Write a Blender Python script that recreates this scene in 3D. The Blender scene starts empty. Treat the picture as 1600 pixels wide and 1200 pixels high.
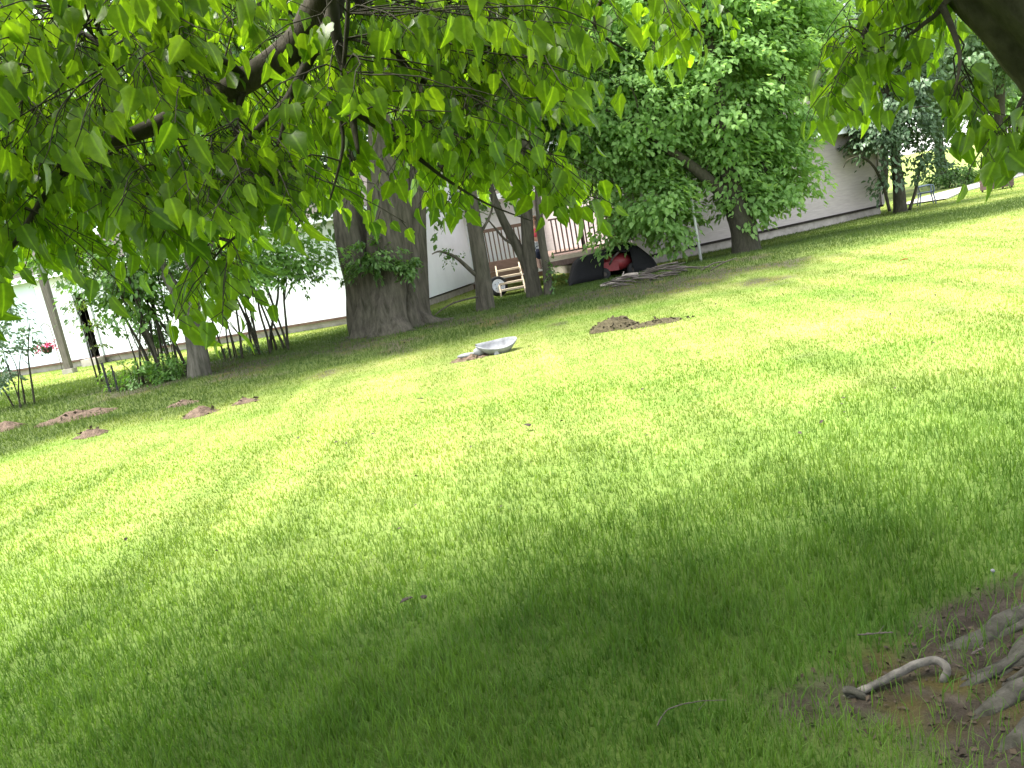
import bpy, math, random
import numpy as np
from mathutils import Vector, Matrix, Euler

# ------------------------------------------------------------------ camera
F_PX, ROLL, PITCH, CAM_H = 1256.0, math.radians(10.5), math.atan(235/1256), 1.6
sc = bpy.context.scene
col = sc.collection
R_ = Vector((1, 0, 0))
FW = Vector((0, math.cos(PITCH), -math.sin(PITCH)))
UP = Vector((0, math.sin(PITCH), math.cos(PITCH)))
CX = math.cos(ROLL)*R_ - math.sin(ROLL)*UP
CY = math.sin(ROLL)*R_ + math.cos(ROLL)*UP
cam = bpy.data.cameras.new('camera')
cam.sensor_width = 36.0
cam.lens = 36.0*F_PX/1600
cam.clip_start, cam.clip_end = 0.05, 3000
camo = bpy.data.objects.new('camera', cam)
col.objects.link(camo)
M3 = Matrix((CX, CY, -FW)).transposed()
camo.matrix_world = Matrix.Translation((0, 0, CAM_H)) @ M3.to_4x4()
sc.camera = camo

# ------------------------------------------------------------------ sky, sun, exposure
SUN_EL, SUN_AZ = math.radians(68), math.radians(-93)
w = bpy.data.worlds.new('World'); sc.world = w; w.use_nodes = True
nt = w.node_tree; nt.nodes.clear()
sky = nt.nodes.new('ShaderNodeTexSky'); sky.sky_type = 'NISHITA'; sky.sun_disc = False
sky.sun_elevation = SUN_EL; sky.sun_rotation = SUN_AZ
sky.air_density = 1.0; sky.dust_density = 1.0; sky.ozone_density = 1.0
hs = nt.nodes.new('ShaderNodeHueSaturation'); hs.inputs['Saturation'].default_value = 0.30
bg = nt.nodes.new('ShaderNodeBackground'); bg.inputs['Strength'].default_value = 0.15
wo = nt.nodes.new('ShaderNodeOutputWorld')
nt.links.new(sky.outputs[0], hs.inputs['Color']); nt.links.new(hs.outputs[0], bg.inputs['Color'])
nt.links.new(bg.outputs[0], wo.inputs['Surface'])
sd = bpy.data.lights.new('sun', 'SUN'); sd.energy = 3.8; sd.angle = math.radians(36); sd.color = (1.0, 0.95, 0.86)
so = bpy.data.objects.new('sun', sd); col.objects.link(so)
S = Vector((math.sin(SUN_AZ)*math.cos(SUN_EL), math.cos(SUN_AZ)*math.cos(SUN_EL), math.sin(SUN_EL)))
so.rotation_euler = (-S).to_track_quat('-Z', 'Y').to_euler()
so.location = (0, 0, 30)
sc.view_settings.view_transform = 'Standard'
try: sc.view_settings.look = 'None'
except Exception: pass
sc.view_settings.gamma = 1.0
sc.view_settings.exposure = 2.36
sc.cycles.use_denoising = True
sc.cycles.max_bounces = 8
sc.cycles.transmission_bounces = 6
sc.cycles.sample_clamp_indirect = 8

random.seed(5)
rng = np.random.default_rng(5)

# ------------------------------------------------------------------ helpers
def ray(x, y):
    dx, dy = x-800, y-600
    u = dx*math.cos(ROLL)-dy*math.sin(ROLL); v = -(dx*math.sin(ROLL)+dy*math.cos(ROLL))
    return (R_*u + UP*v + FW*F_PX)
def D(x, y, d):
    r = ray(x, y); return Vector((0, 0, CAM_H)) + r*(d/r.y)

_T = np.random.default_rng(11).random((64, 64, 64)).astype(np.float32)
def vnoise(x, y, z=0.0):
    x, y, z = np.broadcast_arrays(np.asarray(x, float), np.asarray(y, float), np.asarray(z, float))
    xi, yi, zi = np.floor(x).astype(int), np.floor(y).astype(int), np.floor(z).astype(int)
    fx, fy, fz = x-xi, y-yi, z-zi
    fx, fy, fz = fx*fx*(3-2*fx), fy*fy*(3-2*fy), fz*fz*(3-2*fz)
    def t(a, b, c): return _T[(xi+a) & 63, (yi+b) & 63, (zi+c) & 63]
    r = 0
    for a in (0, 1):
        for b in (0, 1):
            for c in (0, 1):
                r = r + t(a, b, c)*(fx if a else 1-fx)*(fy if b else 1-fy)*(fz if c else 1-fz)
    return r
def fbm(x, y, z=0.0, o=3):
    s, a, n = 0, 0.5, 0
    for i in range(o):
        s = s + a*vnoise(x*2**i+17*i, y*2**i+31*i, z*2**i); n += a; a *= .5
    return s/n

def height(x, y):
    x = np.asarray(x, float); y = np.asarray(y, float)
    h = 0.05*(fbm(x*.5, y*.5)-.5)*np.clip((y-3)/4, 0, 1)
    yb = 16.6 + 0.16*x
    h = h + 0.14*np.exp(-((y-yb)/2.6)**2)*np.clip((14-np.abs(x))/6, 0, 1)
    h = h + 0.30*np.exp(-(((x-3.1)**2+(y-2.7)**2)/1.5))
    h = h + 0.05*(fbm(x*5, y*5, 4.)-.5)*np.exp(-(((x-1.9)**2+(y-2.2)**2)/1.3))
    h = h + 0.00002*np.clip(np.hypot(x, y)-60, 0, 400)**2
    return h
def H1(x, y): return float(height(x, y))
def G(x, y, dz=0.0):
    p = D(x, y, 10)
    z = 0.0
    for _ in range(6):
        r = ray(x, y); t = (z-CAM_H)/r.z
        p = Vector((0, 0, CAM_H)) + r*t
        z = H1(p.x, p.y)+dz
    return p

class MB:
    def __init__(s): s.v = []; s.f = []; s.smooth = []
    def add(s, vs, fs, sm=False):
        o = len(s.v); s.v += [tuple(v) for v in vs]
        s.f += [tuple(i+o for i in f) for f in fs]; s.smooth += [sm]*len(fs)
        return s
    def box(s, c, d, rot=None, jit=0):
        x, y, z = d[0]/2, d[1]/2, d[2]/2
        vs = [Vector((a*x, b*y, e*z)) for e in (-1, 1) for b in (-1, 1) for a in (-1, 1)]
        if rot is not None:
            m = Euler(rot).to_matrix(); vs = [m @ v for v in vs]
        if jit: vs = [v+Vector((random.uniform(-jit, jit) for _ in range(3))) for v in vs]
        vs = [v+Vector(c) for v in vs]
        return s.add(vs, [(0, 2, 3, 1), (4, 5, 7, 6), (0, 1, 5, 4), (2, 6, 7, 3), (0, 4, 6, 2), (1, 3, 7, 5)])
    def tube(s, path, rad, n=8, flute=None, sub=1, cap=True):
        P = [Vector(p) for p in path]; Rr = list(rad)
        if sub > 1:
            Q, q = [], []
            for i in range(len(P)-1):
                p0 = P[max(i-1, 0)]; p1 = P[i]; p2 = P[i+1]; p3 = P[min(i+2, len(P)-1)]
                for k in range(sub):
                    t = k/sub
                    Q.append(.5*((2*p1)+(p2-p0)*t+(2*p0-5*p1+4*p2-p3)*t*t+(3*p1-p0-3*p2+p3)*t**3))
                    q.append(Rr[i]*(1-t)+Rr[i+1]*t)
            Q.append(P[-1]); q.append(Rr[-1]); P, Rr = Q, q
        vs = []; fs = []
        t0 = (P[1]-P[0]).normalized()
        a = t0.orthogonal().normalized()
        if abs(t0.z) > .5: a = (Vector((1, 0, 0))-t0*t0.x).normalized()
        for i, p in enumerate(P):
            t = (P[min(i+1, len(P)-1)]-P[max(i-1, 0)]).normalized()
            a = (a-t*a.dot(t)).normalized(); b = t.cross(a)
            for k in range(n):
                an = 2*math.pi*k/n
                r = Rr[i]*(flute(an, i/(len(P)-1)) if flute else 1)
                vs.append(p+a*(math.cos(an)*r)+b*(math.sin(an)*r))
        for i in range(len(P)-1):
            for k in range(n):
                fs.append((i*n+k, i*n+(k+1) % n, (i+1)*n+(k+1) % n, (i+1)*n+k))
        if cap:
            fs.append(tuple(range(n))[::-1]); fs.append(tuple((len(P)-1)*n+k for k in range(n)))
        return s.add(vs, fs, True)
    def blob(s, c, d, seg=12, ring=8, amp=.1, fr=2., seed=0., zmin=None):
        vs = []; fs = []
        for j in range(ring+1):
            th = math.pi*j/ring
            for i in range(seg):
                ph = 2*math.pi*i/seg
                v = Vector((math.sin(th)*math.cos(ph), math.sin(th)*math.sin(ph), math.cos(th)))
                k = 1+amp*2*(float(fbm(v.x*fr+seed, v.y*fr+seed*2, v.z*fr+5))-.5)
                q = Vector((v.x*d[0]*k, v.y*d[1]*k, v.z*d[2]*k))
                if zmin is not None: q.z = max(q.z, zmin)
                vs.append(q+Vector(c))
        for j in range(ring):
            for i in range(seg):
                fs.append((j*seg+i, (j+1)*seg+i, (j+1)*seg+(i+1) % seg, j*seg+(i+1) % seg))
        return s.add(vs, fs, True)
    def lathe(s, prof, n=20, c=(0, 0, 0), axis='z'):
        vs = []; fs = []
        for r, z in prof:
            for k in range(n):
                a = 2*math.pi*k/n
                q = (r*math.cos(a), r*math.sin(a), z)
                if axis == 'y': q = (q[0], q[2], q[1])
                vs.append(Vector(q)+Vector(c))
        for i in range(len(prof)-1):
            for k in range(n):
                fs.append((i*n+k, i*n+(k+1) % n, (i+1)*n+(k+1) % n, (i+1)*n+k))
        return s.add(vs, fs, True)
    def build(s, name, mat, parent=None, off=None):
        me = bpy.data.meshes.new(name)
        vs = s.v if off is None else [(v[0]-off[0], v[1]-off[1], v[2]-off[2]) for v in s.v]
        me.from_pydata(vs, [], s.f); me.polygons.foreach_set('use_smooth', s.smooth)
        me.update()
        return obj(name, me, mat, parent)

def obj(name, me, mat, parent=None):
    o = bpy.data.objects.new(name, me); col.objects.link(o)
    if mat is not None and len(me.materials) == 0: me.materials.append(mat)
    if parent is not None: o.parent = parent
    return o
def tag(o, label=None, cat=None, group=None, kind=None):
    if label: o['label'] = label
    if cat: o['category'] = cat
    if group: o['group'] = group
    if kind: o['kind'] = kind
    return o
def thing(name, label, cat, loc, rz=0, group=None):
    o = bpy.data.objects.new(name, None); col.objects.link(o); o.empty_display_size = .2
    o.location = loc; o.rotation_euler = (0, 0, rz)
    return tag(o, label, cat, group)
def np_mesh(name, verts, faces, tint=None, smooth=False):
    n, k = faces.shape
    me = bpy.data.meshes.new(name)
    me.vertices.add(len(verts)); me.vertices.foreach_set('co', np.ascontiguousarray(verts, np.float32).ravel())
    me.loops.add(n*k); me.loops.foreach_set('vertex_index', np.ascontiguousarray(faces, np.int32).ravel())
    me.polygons.add(n)
    me.polygons.foreach_set('loop_start', np.arange(0, n*k, k, dtype=np.int32))
    try: me.polygons.foreach_set('loop_total', np.full(n, k, np.int32))
    except Exception: pass
    if smooth: me.polygons.foreach_set('use_smooth', np.ones(n, bool))
    if tint is not None:
        a = me.attributes.new('tint', 'FLOAT', 'POINT'); a.data.foreach_set('value', np.ascontiguousarray(tint, np.float32))
    me.update(calc_edges=True)
    return me

# ------------------------------------------------------------------ materials
def mat(name):
    m = bpy.data.materials.new(name); m.use_nodes = True
    n = m.node_tree.nodes; n.clear()
    return m, n, m.node_tree.links
def ramp(n, l, src, stops):
    r = n.new('ShaderNodeValToRGB')
    while len(r.color_ramp.elements) < len(stops): r.color_ramp.elements.new(.5)
    for e, (p, c) in zip(r.color_ramp.elements, stops): e.position = p; e.color = (*c, 1)
    l.new(src, r.inputs[0]); return r.outputs[0]
def noise(n, l, scale, detail=4, vec=None, rough=.55):
    t = n.new('ShaderNodeTexNoise'); t.inputs['Scale'].default_value = scale; t.inputs['Detail'].default_value = detail
    t.inputs['Roughness'].default_value = rough
    if vec is not None: l.new(vec, t.inputs['Vector'])
    return t.outputs['Fac']
def mapping(n, l, vec, sc_=(1, 1, 1), rot=(0, 0, 0)):
    m = n.new('ShaderNodeMapping'); m.inputs['Scale'].default_value = sc_; m.inputs['Rotation'].default_value = rot
    l.new(vec, m.inputs['Vector']); return m.outputs[0]
def mixc(n, l, fac, a, b, mode='MIX'):
    m = n.new('ShaderNodeMix'); m.data_type = 'RGBA'; m.blend_type = mode
    for i, s in ((0, fac), (6, a), (7, b)):
        if isinstance(s, (int, float)): m.inputs[i].default_value = s
        elif isinstance(s, tuple): m.inputs[i].default_value = (*s, 1)
        else: l.new(s, m.inputs[i])
    return m.outputs[2]
def simple(name, c, rough=.7, var=.25, scale=6, bump=0., spec=.3, stretch=(1, 1, 1), metal=0.):
    m, n, l = mat(name)
    tc = n.new('ShaderNodeTexCoord'); v = mapping(n, l, tc.outputs['Object'], stretch)
    f = noise(n, l, scale, 6, v)
    c2 = tuple(min(1, x*(1+var)) for x in c); c1 = tuple(x*(1-var) for x in c)
    cc = ramp(n, l, f, [(.3, c1), (.7, c2)])
    p = n.new('ShaderNodeBsdfPrincipled'); l.new(cc, p.inputs['Base Color'])
    p.inputs['Roughness'].default_value = rough; p.inputs['Specular IOR Level'].default_value = spec; p.inputs['Metallic'].default_value = metal
    if bump:
        b = n.new('ShaderNodeBump'); b.inputs['Strength'].default_value = 1; b.inputs['Distance'].default_value = bump
        l.new(noise(n, l, scale*3, 5, v), b.inputs['Height']); l.new(b.outputs[0], p.inputs['Normal'])
    o = n.new('ShaderNodeOutputMaterial'); l.new(p.outputs[0], o.inputs[0])
    return m
RIB = {}
def leaf_mat(name, dark, light, trans=.45, tcol=None, gloss=.45, rough=.45):
    m, n, l = mat(name)
    at = n.new('ShaderNodeAttribute'); at.attribute_name = 'tint'
    oi = n.new('ShaderNodeObjectInfo')
    base = ramp(n, l, at.outputs['Fac'], [(0., dark), (1., light)])
    rb = n.new('ShaderNodeAttribute'); rb.attribute_name = 'rib'
    base = mixc(n, l, ramp(n, l, rb.outputs['Fac'], [(.80, (0, 0, 0)), (.97, (.55, .55, .55))]), base, tuple(min(1, c*1.9) for c in light))
    g_ = n.new('ShaderNodeNewGeometry')
    base = mixc(n, l, .5, base, mixc(n, l, 1., base, ramp(n, l, noise(n, l, 60, 3, g_.outputs['Position']), [(.3, (.6, .7, .6)), (.7, (1.4, 1.3, 1.3))]), 'MULTIPLY'))
    p = n.new('ShaderNodeBsdfPrincipled'); l.new(base, p.inputs['Base Color'])
    p.inputs['Roughness'].default_value = rough; p.inputs['Specular IOR Level'].default_value = gloss
    t = n.new('ShaderNodeBsdfTranslucent')
    tc = mixc(n, l, 1.0, base, tcol or (1.5, 1.5, .5), 'MULTIPLY')
    l.new(tc, t.inputs['Color'])
    ms = n.new('ShaderNodeMixShader'); ms.inputs[0].default_value = trans
    l.new(p.outputs[0], ms.inputs[1]); l.new(t.outputs[0], ms.inputs[2])
    o = n.new('ShaderNodeOutputMaterial'); l.new(ms.outputs[0], o.inputs[0])
    return m
def bark_mat(name, a, b, zs=.18, scale=14, depth=.02):
    m, n, l = mat(name)
    g = n.new('ShaderNodeNewGeometry')
    v = mapping(n, l, g.outputs['Position'], (1, 1, zs))
    f = noise(n, l, scale, 8, v, .65)
    f2 = noise(n, l, 2.5, 3, g.outputs['Position'])
    c = ramp(n, l, f, [(.32, a), (.66, b)])
    c = mixc(n, l, mth(n, l, 'MULTIPLY', f2, .35), c, (.07, .085, .04))
    p = n.new('ShaderNodeBsdfPrincipled'); l.new(c, p.inputs['Base Color']); p.inputs['Roughness'].default_value = .9
    p.inputs['Specular IOR Level'].default_value = .15
    bm = n.new('ShaderNodeBump'); bm.inputs['Strength'].default_value = 1; bm.inputs['Distance'].default_value = depth
    l.new(f, bm.inputs['Height']); l.new(bm.outputs[0], p.inputs['Normal'])
    o = n.new('ShaderNodeOutputMaterial'); l.new(p.outputs[0], o.inputs[0])
    return m
def mth(n, l, op, a, b=None):
    m = n.new('ShaderNodeMath'); m.operation = op
    for i, s in enumerate((a, b)):
        if s is None: continue
        if isinstance(s, (int, float)): m.inputs[i].default_value = s
        else: l.new(s, m.inputs[i])
    return m.outputs[0]

def lawn_colour(n, l):
    g = n.new('ShaderNodeNewGeometry'); pos = g.outputs['Position']
    a = noise(n, l, .55, 5, mapping(n, l, pos, (.45, 1.2, 1), (0, 0, .35)))
    b = noise(n, l, 3.2, 4, mapping(n, l, pos, (.6, 1, 1), (0, 0, .3)))
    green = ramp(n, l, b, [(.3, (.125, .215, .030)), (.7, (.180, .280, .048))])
    shade_green = ramp(n, l, b, [(.3, (.066, .145, .022)), (.7, (.110, .200, .036))])  # tree shade painted into the near lawn as a darker green
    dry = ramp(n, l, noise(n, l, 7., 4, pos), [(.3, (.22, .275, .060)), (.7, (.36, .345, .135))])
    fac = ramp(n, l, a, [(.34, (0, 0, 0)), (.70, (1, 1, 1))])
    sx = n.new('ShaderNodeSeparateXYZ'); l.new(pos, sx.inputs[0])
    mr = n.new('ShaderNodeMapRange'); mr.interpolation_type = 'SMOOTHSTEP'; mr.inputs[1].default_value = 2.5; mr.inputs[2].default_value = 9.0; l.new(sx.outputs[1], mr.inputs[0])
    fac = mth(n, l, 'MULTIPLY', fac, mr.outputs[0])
    green = mixc(n, l, mr.outputs[0], shade_green, green)
    c = mixc(n, l, fac, green, dry)
    stv = noise(n, l, 1., 3, mapping(n, l, pos, (1.7, .10, 1), (0, 0, -.22)))
    c = mixc(n, l, 1., c, ramp(n, l, stv, [(.36, (.74, .80, .74)), (.64, (1.2, 1.15, 1.3))]), 'MULTIPLY')
    rough_ = n.new('ShaderNodeAttribute'); rough_.attribute_name = 'rough'
    rg = ramp(n, l, b, [(.3, (.040, .078, .014)), (.7, (.080, .120, .030))])
    return mixc(n, l, rough_.outputs['Fac'], c, rg)

def grass_mat():
    m, n, l = mat('grass_blades')
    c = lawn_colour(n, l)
    at = n.new('ShaderNodeAttribute'); at.attribute_name = 'tint'
    c = mixc(n, l, 1.0, c, ramp(n, l, at.outputs['Fac'], [(0, (.82, .85, .85)), (.8, (1.1, 1.07, 1.05)), (1, (1.35, 1.25, 1.5))]), 'MULTIPLY')
    p = n.new('ShaderNodeBsdfPrincipled'); l.new(c, p.inputs['Base Color']); p.inputs['Roughness'].default_value = .55
    p.inputs['Specular IOR Level'].default_value = .25
    t = n.new('ShaderNodeBsdfTranslucent'); l.new(mixc(n, l, 1., c, (1.5, 1.5, .6), 'MULTIPLY'), t.inputs['Color'])
    ms = n.new('ShaderNodeMixShader'); ms.inputs[0].default_value = .4
    l.new(p.outputs[0], ms.inputs[1]); l.new(t.outputs[0], ms.inputs[2])
    o = n.new('ShaderNodeOutputMaterial'); l.new(ms.outputs[0], o.inputs[0])
    return m
def ground_mat():
    m, n, l = mat('lawn_ground')
    g = n.new('ShaderNodeNewGeometry'); pos = g.outputs['Position']
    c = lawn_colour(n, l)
    th = ramp(n, l, noise(n, l, 30, 5, pos), [(.3, (.06, .07, .02)), (.7, (.13, .13, .05))])
    c = mixc(n, l, .35, c, th)
    so_ = ramp(n, l, noise(n, l, 9, 8, pos, .7), [(.25, (.022, .017, .013)), (.5, (.052, .042, .034)), (.75, (.10, .085, .068))])
    mo = ramp(n, l, noise(n, l, 2.2, 4, pos), [(.52, (0, 0, 0)), (.62, (1, 1, 1))])
    so_ = mixc(n, l, mth(n, l, 'MULTIPLY', mo, .7), so_, (.085, .072, .018))
    at = n.new('ShaderNodeAttribute'); at.attribute_name = 'soil'
    c = mixc(n, l, at.outputs['Fac'], c, so_)
    p = n.new('ShaderNodeBsdfPrincipled'); l.new(c, p.inputs['Base Color']); p.inputs['Roughness'].default_value = .95
    p.inputs['Specular IOR Level'].default_value = .1
    bm = n.new('ShaderNodeBump'); bm.inputs['Strength'].default_value = 1; bm.inputs['Distance'].default_value = .03
    l.new(noise(n, l, 14, 6, pos, .65), bm.inputs['Height']); l.new(bm.outputs[0], p.inputs['Normal'])
    o = n.new('ShaderNodeOutputMaterial'); l.new(p.outputs[0], o.inputs[0])
    return m

M = dict(
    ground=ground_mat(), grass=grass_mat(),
    bark=bark_mat('bark', (.022, .018, .015), (.095, .080, .068)),
    bark_dark=bark_mat('bark_dark', (.016, .013, .011), (.060, .050, .042), .3, 22, .012),
    bark_pale=bark_mat('bark_pale', (.035, .031, .026), (.14, .125, .11), .15, 16, .02),
    root=bark_mat('root_bark', (.030, .026, .024), (.11, .098, .092), .8, 20, .012),
    root_white=simple('bare_root', (.13, .118, .105), .85, .6, 25, .004),
    near_leaf=leaf_mat('near_leaf', (.048, .115, .010), (.145, .240, .018), .60, (1.9, 1.9, .55), .5, .38),
    leaf_bright=leaf_mat('leaf_bright', (.060, .145, .024), (.150, .290, .062), .40, (1.5, 1.5, .6)),
    leaf_pale=leaf_mat('leaf_pale', (.135, .255, .078), (.260, .405, .155), .55, (1.75, 1.7, .85), .15, .65),
    leaf_far=leaf_mat('leaf_far', (.060, .120, .050), (.140, .235, .105), .40, (1.3, 1.3, .7)),  # leaf green lightened, standing in for haze on far trees
    leaf_mid=leaf_mat('leaf_mid', (.040, .100, .022), (.105, .200, .048), .40, (1.4, 1.4, .6)),
    leaf_dark=leaf_mat('leaf_dark', (.030, .070, .026), (.080, .145, .058), .35, (1.3, 1.3, .7)),
    leaf_yellow=leaf_mat('leaf_yellow', (.09, .15, .025), (.19, .26, .05), .40, (1.4, 1.4, .6)),
    leaf_blue=leaf_mat('leaf_blue', (.050, .095, .048), (.115, .190, .100), .30, (1.3, 1.3, .8)),
    white=simple('white_siding', (.78, .81, .86), .5, .05, 2),
    shaded_white=simple('shaded_white_siding', (.62, .72, .80), .5, .05, 2),  # bluish tone of shade painted on part of the white wall
    grey=simple('grey_siding', (.42, .37, .365), .6, .10, 3, 0, .3, (1, 1, 6)),
    foundation=simple('concrete', (.33, .30, .27), .9, .25, 5, .004),
    brownskirt=simple('brown_skirting', (.10, .060, .045), .8, .3, 6),
    shingle=simple('shingle', (.05, .043, .04), .9, .35, 14, .006),
    dark=simple('dark_interior', (.018, .014, .011), .9, .3, 3),
    wood=simple('weathered_wood', (.155, .105, .088), .85, .3, 9, .003, .2, (8, 8, 1)),
    wood_rim=simple('mauve_brown_board', (.21, .135, .115), .85, .2, 7, .002, .2, (1, 8, 8)),
    wood_pale=simple('pale_new_wood', (.48, .40, .30), .8, .2, 10, .002, .2, (1, 6, 6)),
    pane=simple('window_glass', (.10, .13, .13), .12, .3, 2, 0, .6),
    post=simple('grey_post', (.13, .115, .10), .85, .3, 9, .004, .2, (6, 6, .6)),
    blackmetal=simple('black_metal', (.015, .015, .017), .55, .3, 9),
    tarp=simple('black_tarp', (.005, .005, .006), .8, .3, 5, .01, .25),
    red=simple('red_paint', (.16, .014, .018), .55, .25, 5, 0, .5),
    tyre=simple('tyre_rubber', (.018, .018, .019), .8, .2, 8),
    hub=simple('white_hub', (.66, .69, .75), .4, .12, 6),
    plastic=simple('white_plastic', (.20, .205, .215), .95, .35, 9, 0, .05),
    pvc=simple('white_pipe', (.40, .41, .40), .5, .1, 5),
    dirt=simple('mound_soil', (.125, .09, .068), .95, .5, 16, .03, .1),
    drygrass=simple('dry_clippings', (.070, .060, .036), .95, .45, 22, .02, .1),
    stick=simple('grey_stick', (.080, .068, .060), .9, .35, 14, .003),
    log=simple('bleached_log', (.23, .20, .17), .85, .25, 12, .004),
    path=simple('concrete_path', (.33, .31, .28), .9, .15, 5, .003),
    bluegrey=simple('blue_grey_plastic', (.06, .08, .115), .5, .15, 6),
    bluepale=simple('pale_blue_plastic', (.11, .15, .20), .5, .15, 6),
    boxwood=simple('dark_box_wood', (.085, .058, .055), .85, .3, 9, .003, .2, (1, 6, 6)),
    flower=simple('pink_flower', (.55, .045, .14), .6, .35, 30),
    skin=simple('skin', (.48, .27, .19), .55, .08, 5),
    shirt=simple('coral_red_cloth', (.52, .065, .090), .85, .15, 8),
    trousers=simple('pale_grey_cloth', (.55, .56, .60), .85, .12, 8),
    navy=simple('navy_cloth', (.012, .016, .035), .85, .15, 8),
    hair=simple('brown_hair', (.10, .055, .03), .6, .3, 30),
    eye=simple('eye', (.02, .015, .012), .3, .1, 5),
    litter=simple('dead_leaf', (.07, .052, .037), .9, .4, 18),
    orange=simple('orange_leaf', (.45, .13, .03), .8, .3, 14),
    darkleaf=simple('dark_wet_leaf', (.030, .020, .016), .8, .3, 14),
)

# ------------------------------------------------------------------ ground
def soil_mask(x, y):
    n = fbm(x*2.2, y*2.2, 2.)
    d = (2.15*x+ -0.25*y) * 0
    # bare earth around the roots of the near tree
    e = np.exp(-(((x-1.9)/1.15)**2+((y-2.05)/.60)**2)**2)
    m = np.clip((e+ (n-.5)*1.1-.20)*5, 0, 1)*np.clip(e*12, 0, 1)
    n2 = fbm(x*1.1+9, y*1.1, 7.)
    e2 = np.exp(-((y-(15.2+.17*x))/2.6)**2)*np.clip((9-np.abs(x+1))/3, 0, 1)
    m = np.maximum(m, np.clip((e2*.9+(n2-.5)*2.0-.62)*3, 0, .8))
    e3 = np.exp(-(((x-7)/3.2)**2+((y-20.3)/.9)**2)); m = np.maximum(m, np.clip(e3+(n2-.5)-.3, 0, .8))
    return m
def rough_mask(x, y):
    n = fbm(x*.9, y*.9, 3.)
    yb = 12.3+.42*np.clip(x, -12, 20)+ 1.0*(n-.5)*2
    yb = np.minimum(yb, 12.3 + .42*6 + .35*(np.clip(x, 6, 20)-6)+ (n-.5)*2)
    m = np.clip((y-yb)/1.3, 0, 1)*np.clip((21.5+.12*x-y)/1.5, 0, 1)
    m2 = np.clip((y-(16.5+.25*x))/1.2, 0, 1)*np.clip((30-y)/2, 0, 1)*np.clip((x-3)/2, 0, 1)*np.clip((14.5-x)/2, 0, 1)
    return np.maximum(m, m2*.8)
def gridaxis(a, b, n, c, s):
    t = np.linspace(math.asinh((a-c)/s), math.asinh((b-c)/s), n); return c+s*np.sinh(t)
gx = gridaxis(-420, 420, 330, .8, 2.5); gy = gridaxis(-60, 620, 330, 3., 2.5)
XX, YY = np.meshgrid(gx, gy); ZZ = height(XX, YY)
vv = np.stack([XX, YY, ZZ], -1).reshape(-1, 3)
nx, ny = len(gx), len(gy)
ii = (np.arange(ny-1)[:, None]*nx+np.arange(nx-1)[None]).ravel()
me = np_mesh('lawn', vv, np.stack([ii, ii+1, ii+nx+1, ii+nx], -1), smooth=True)
for nm, fn in (('soil', soil_mask), ('rough', rough_mask)):
    a = me.attributes.new(nm, 'FLOAT', 'POINT'); a.data.foreach_set('value', fn(vv[:, 0], vv[:, 1]).astype(np.float32))
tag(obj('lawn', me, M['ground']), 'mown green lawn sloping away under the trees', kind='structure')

def grass():
    V, Fc, T, RG = [], [], [], []
    off = 0
    def region(n, y0, y1, seg, keep_soil):
        nonlocal off
        yt = np.linspace(y0, y1, 600)
        pdf = np.maximum(yt, 2.3)**-1.3*(1.44*yt+1.8); cdf = np.concatenate([[0], np.cumsum((pdf[1:]+pdf[:-1])/2)])
        n = int(n*cdf[-1]*(yt[1]-yt[0]))
        y = np.interp(rng.random(n), cdf/cdf[-1], yt)
        x = (rng.random(n)*2-1)*(.72*y+.9)
        wid = .0042*(y/3)**.75
        sm = np.clip((6.5-y)/4, 0, 1); hgt = .034+.044*sm*sm*(3-2*sm)
        so_ = soil_mask(x, y); rg = rough_mask(x, y)
        ok = rng.random(n) > so_*keep_soil
        x, y, rg, wid, hgt = x[ok], y[ok], rg[ok], wid[ok], hgt[ok]; n = len(x)
        z = height(x, y)
        cl = fbm(x*2.5, y*2.5, 6.)
        h = hgt*(.55+.7*rng.random(n))*(.55+.9*cl)*(1+.9*rg)
        ang = rng.random(n)*2*math.pi
        wv = wid*(.6+.8*rng.random(n))
        wx, wy = np.cos(ang)*wv/2, np.sin(ang)*wv/2
        la = rng.random(n)*2*math.pi; ln = h*(.1+.75*rng.random(n)**1.5)
        lx, ly = np.cos(la)*ln, np.sin(la)*ln
        hz = np.sqrt(np.maximum(h*h-ln*ln*.8, (h*.35)**2))
        b = np.stack([x, y, z-.005], -1)
        t = rng.random(n)*.8 + (rng.random(n) > .97)*.2
        w_ = np.stack([wx, wy, wx*0], -1)
        tip = b+np.stack([lx, ly, hz], -1)
        if seg == 2:
            mid = b+np.stack([lx*.35, ly*.35, hz*.6], -1)
            vs = np.stack([b-w_, b+w_, mid+w_*.8, mid-w_*.8, tip], 1)
            fs = np.array([[0, 1, 2], [0, 2, 3], [3, 2, 4]])
        else:
            vs = np.stack([b-w_, b+w_, tip], 1); fs = np.array([[0, 1, 2]])
        kv = vs.shape[1]
        V.append(vs.reshape(-1, 3)); T.append(np.repeat(t, kv)); RG.append(np.repeat(rg, kv))
        Fc.append((fs[None]+(np.arange(n)*kv)[:, None, None]+off).reshape(-1, 3)); off += n*kv
    region(23500, 1.3, 8.0, 2, .85)
    region(23500, 8.0, 32, 1, .75)
    V = np.concatenate(V); me = np_mesh('grass', V, np.concatenate(Fc), np.concatenate(T))
    a = me.attributes.new('rough', 'FLOAT', 'POINT'); a.data.foreach_set('value', np.concatenate(RG).astype(np.float32))
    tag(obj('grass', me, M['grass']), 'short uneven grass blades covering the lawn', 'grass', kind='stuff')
grass()

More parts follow.
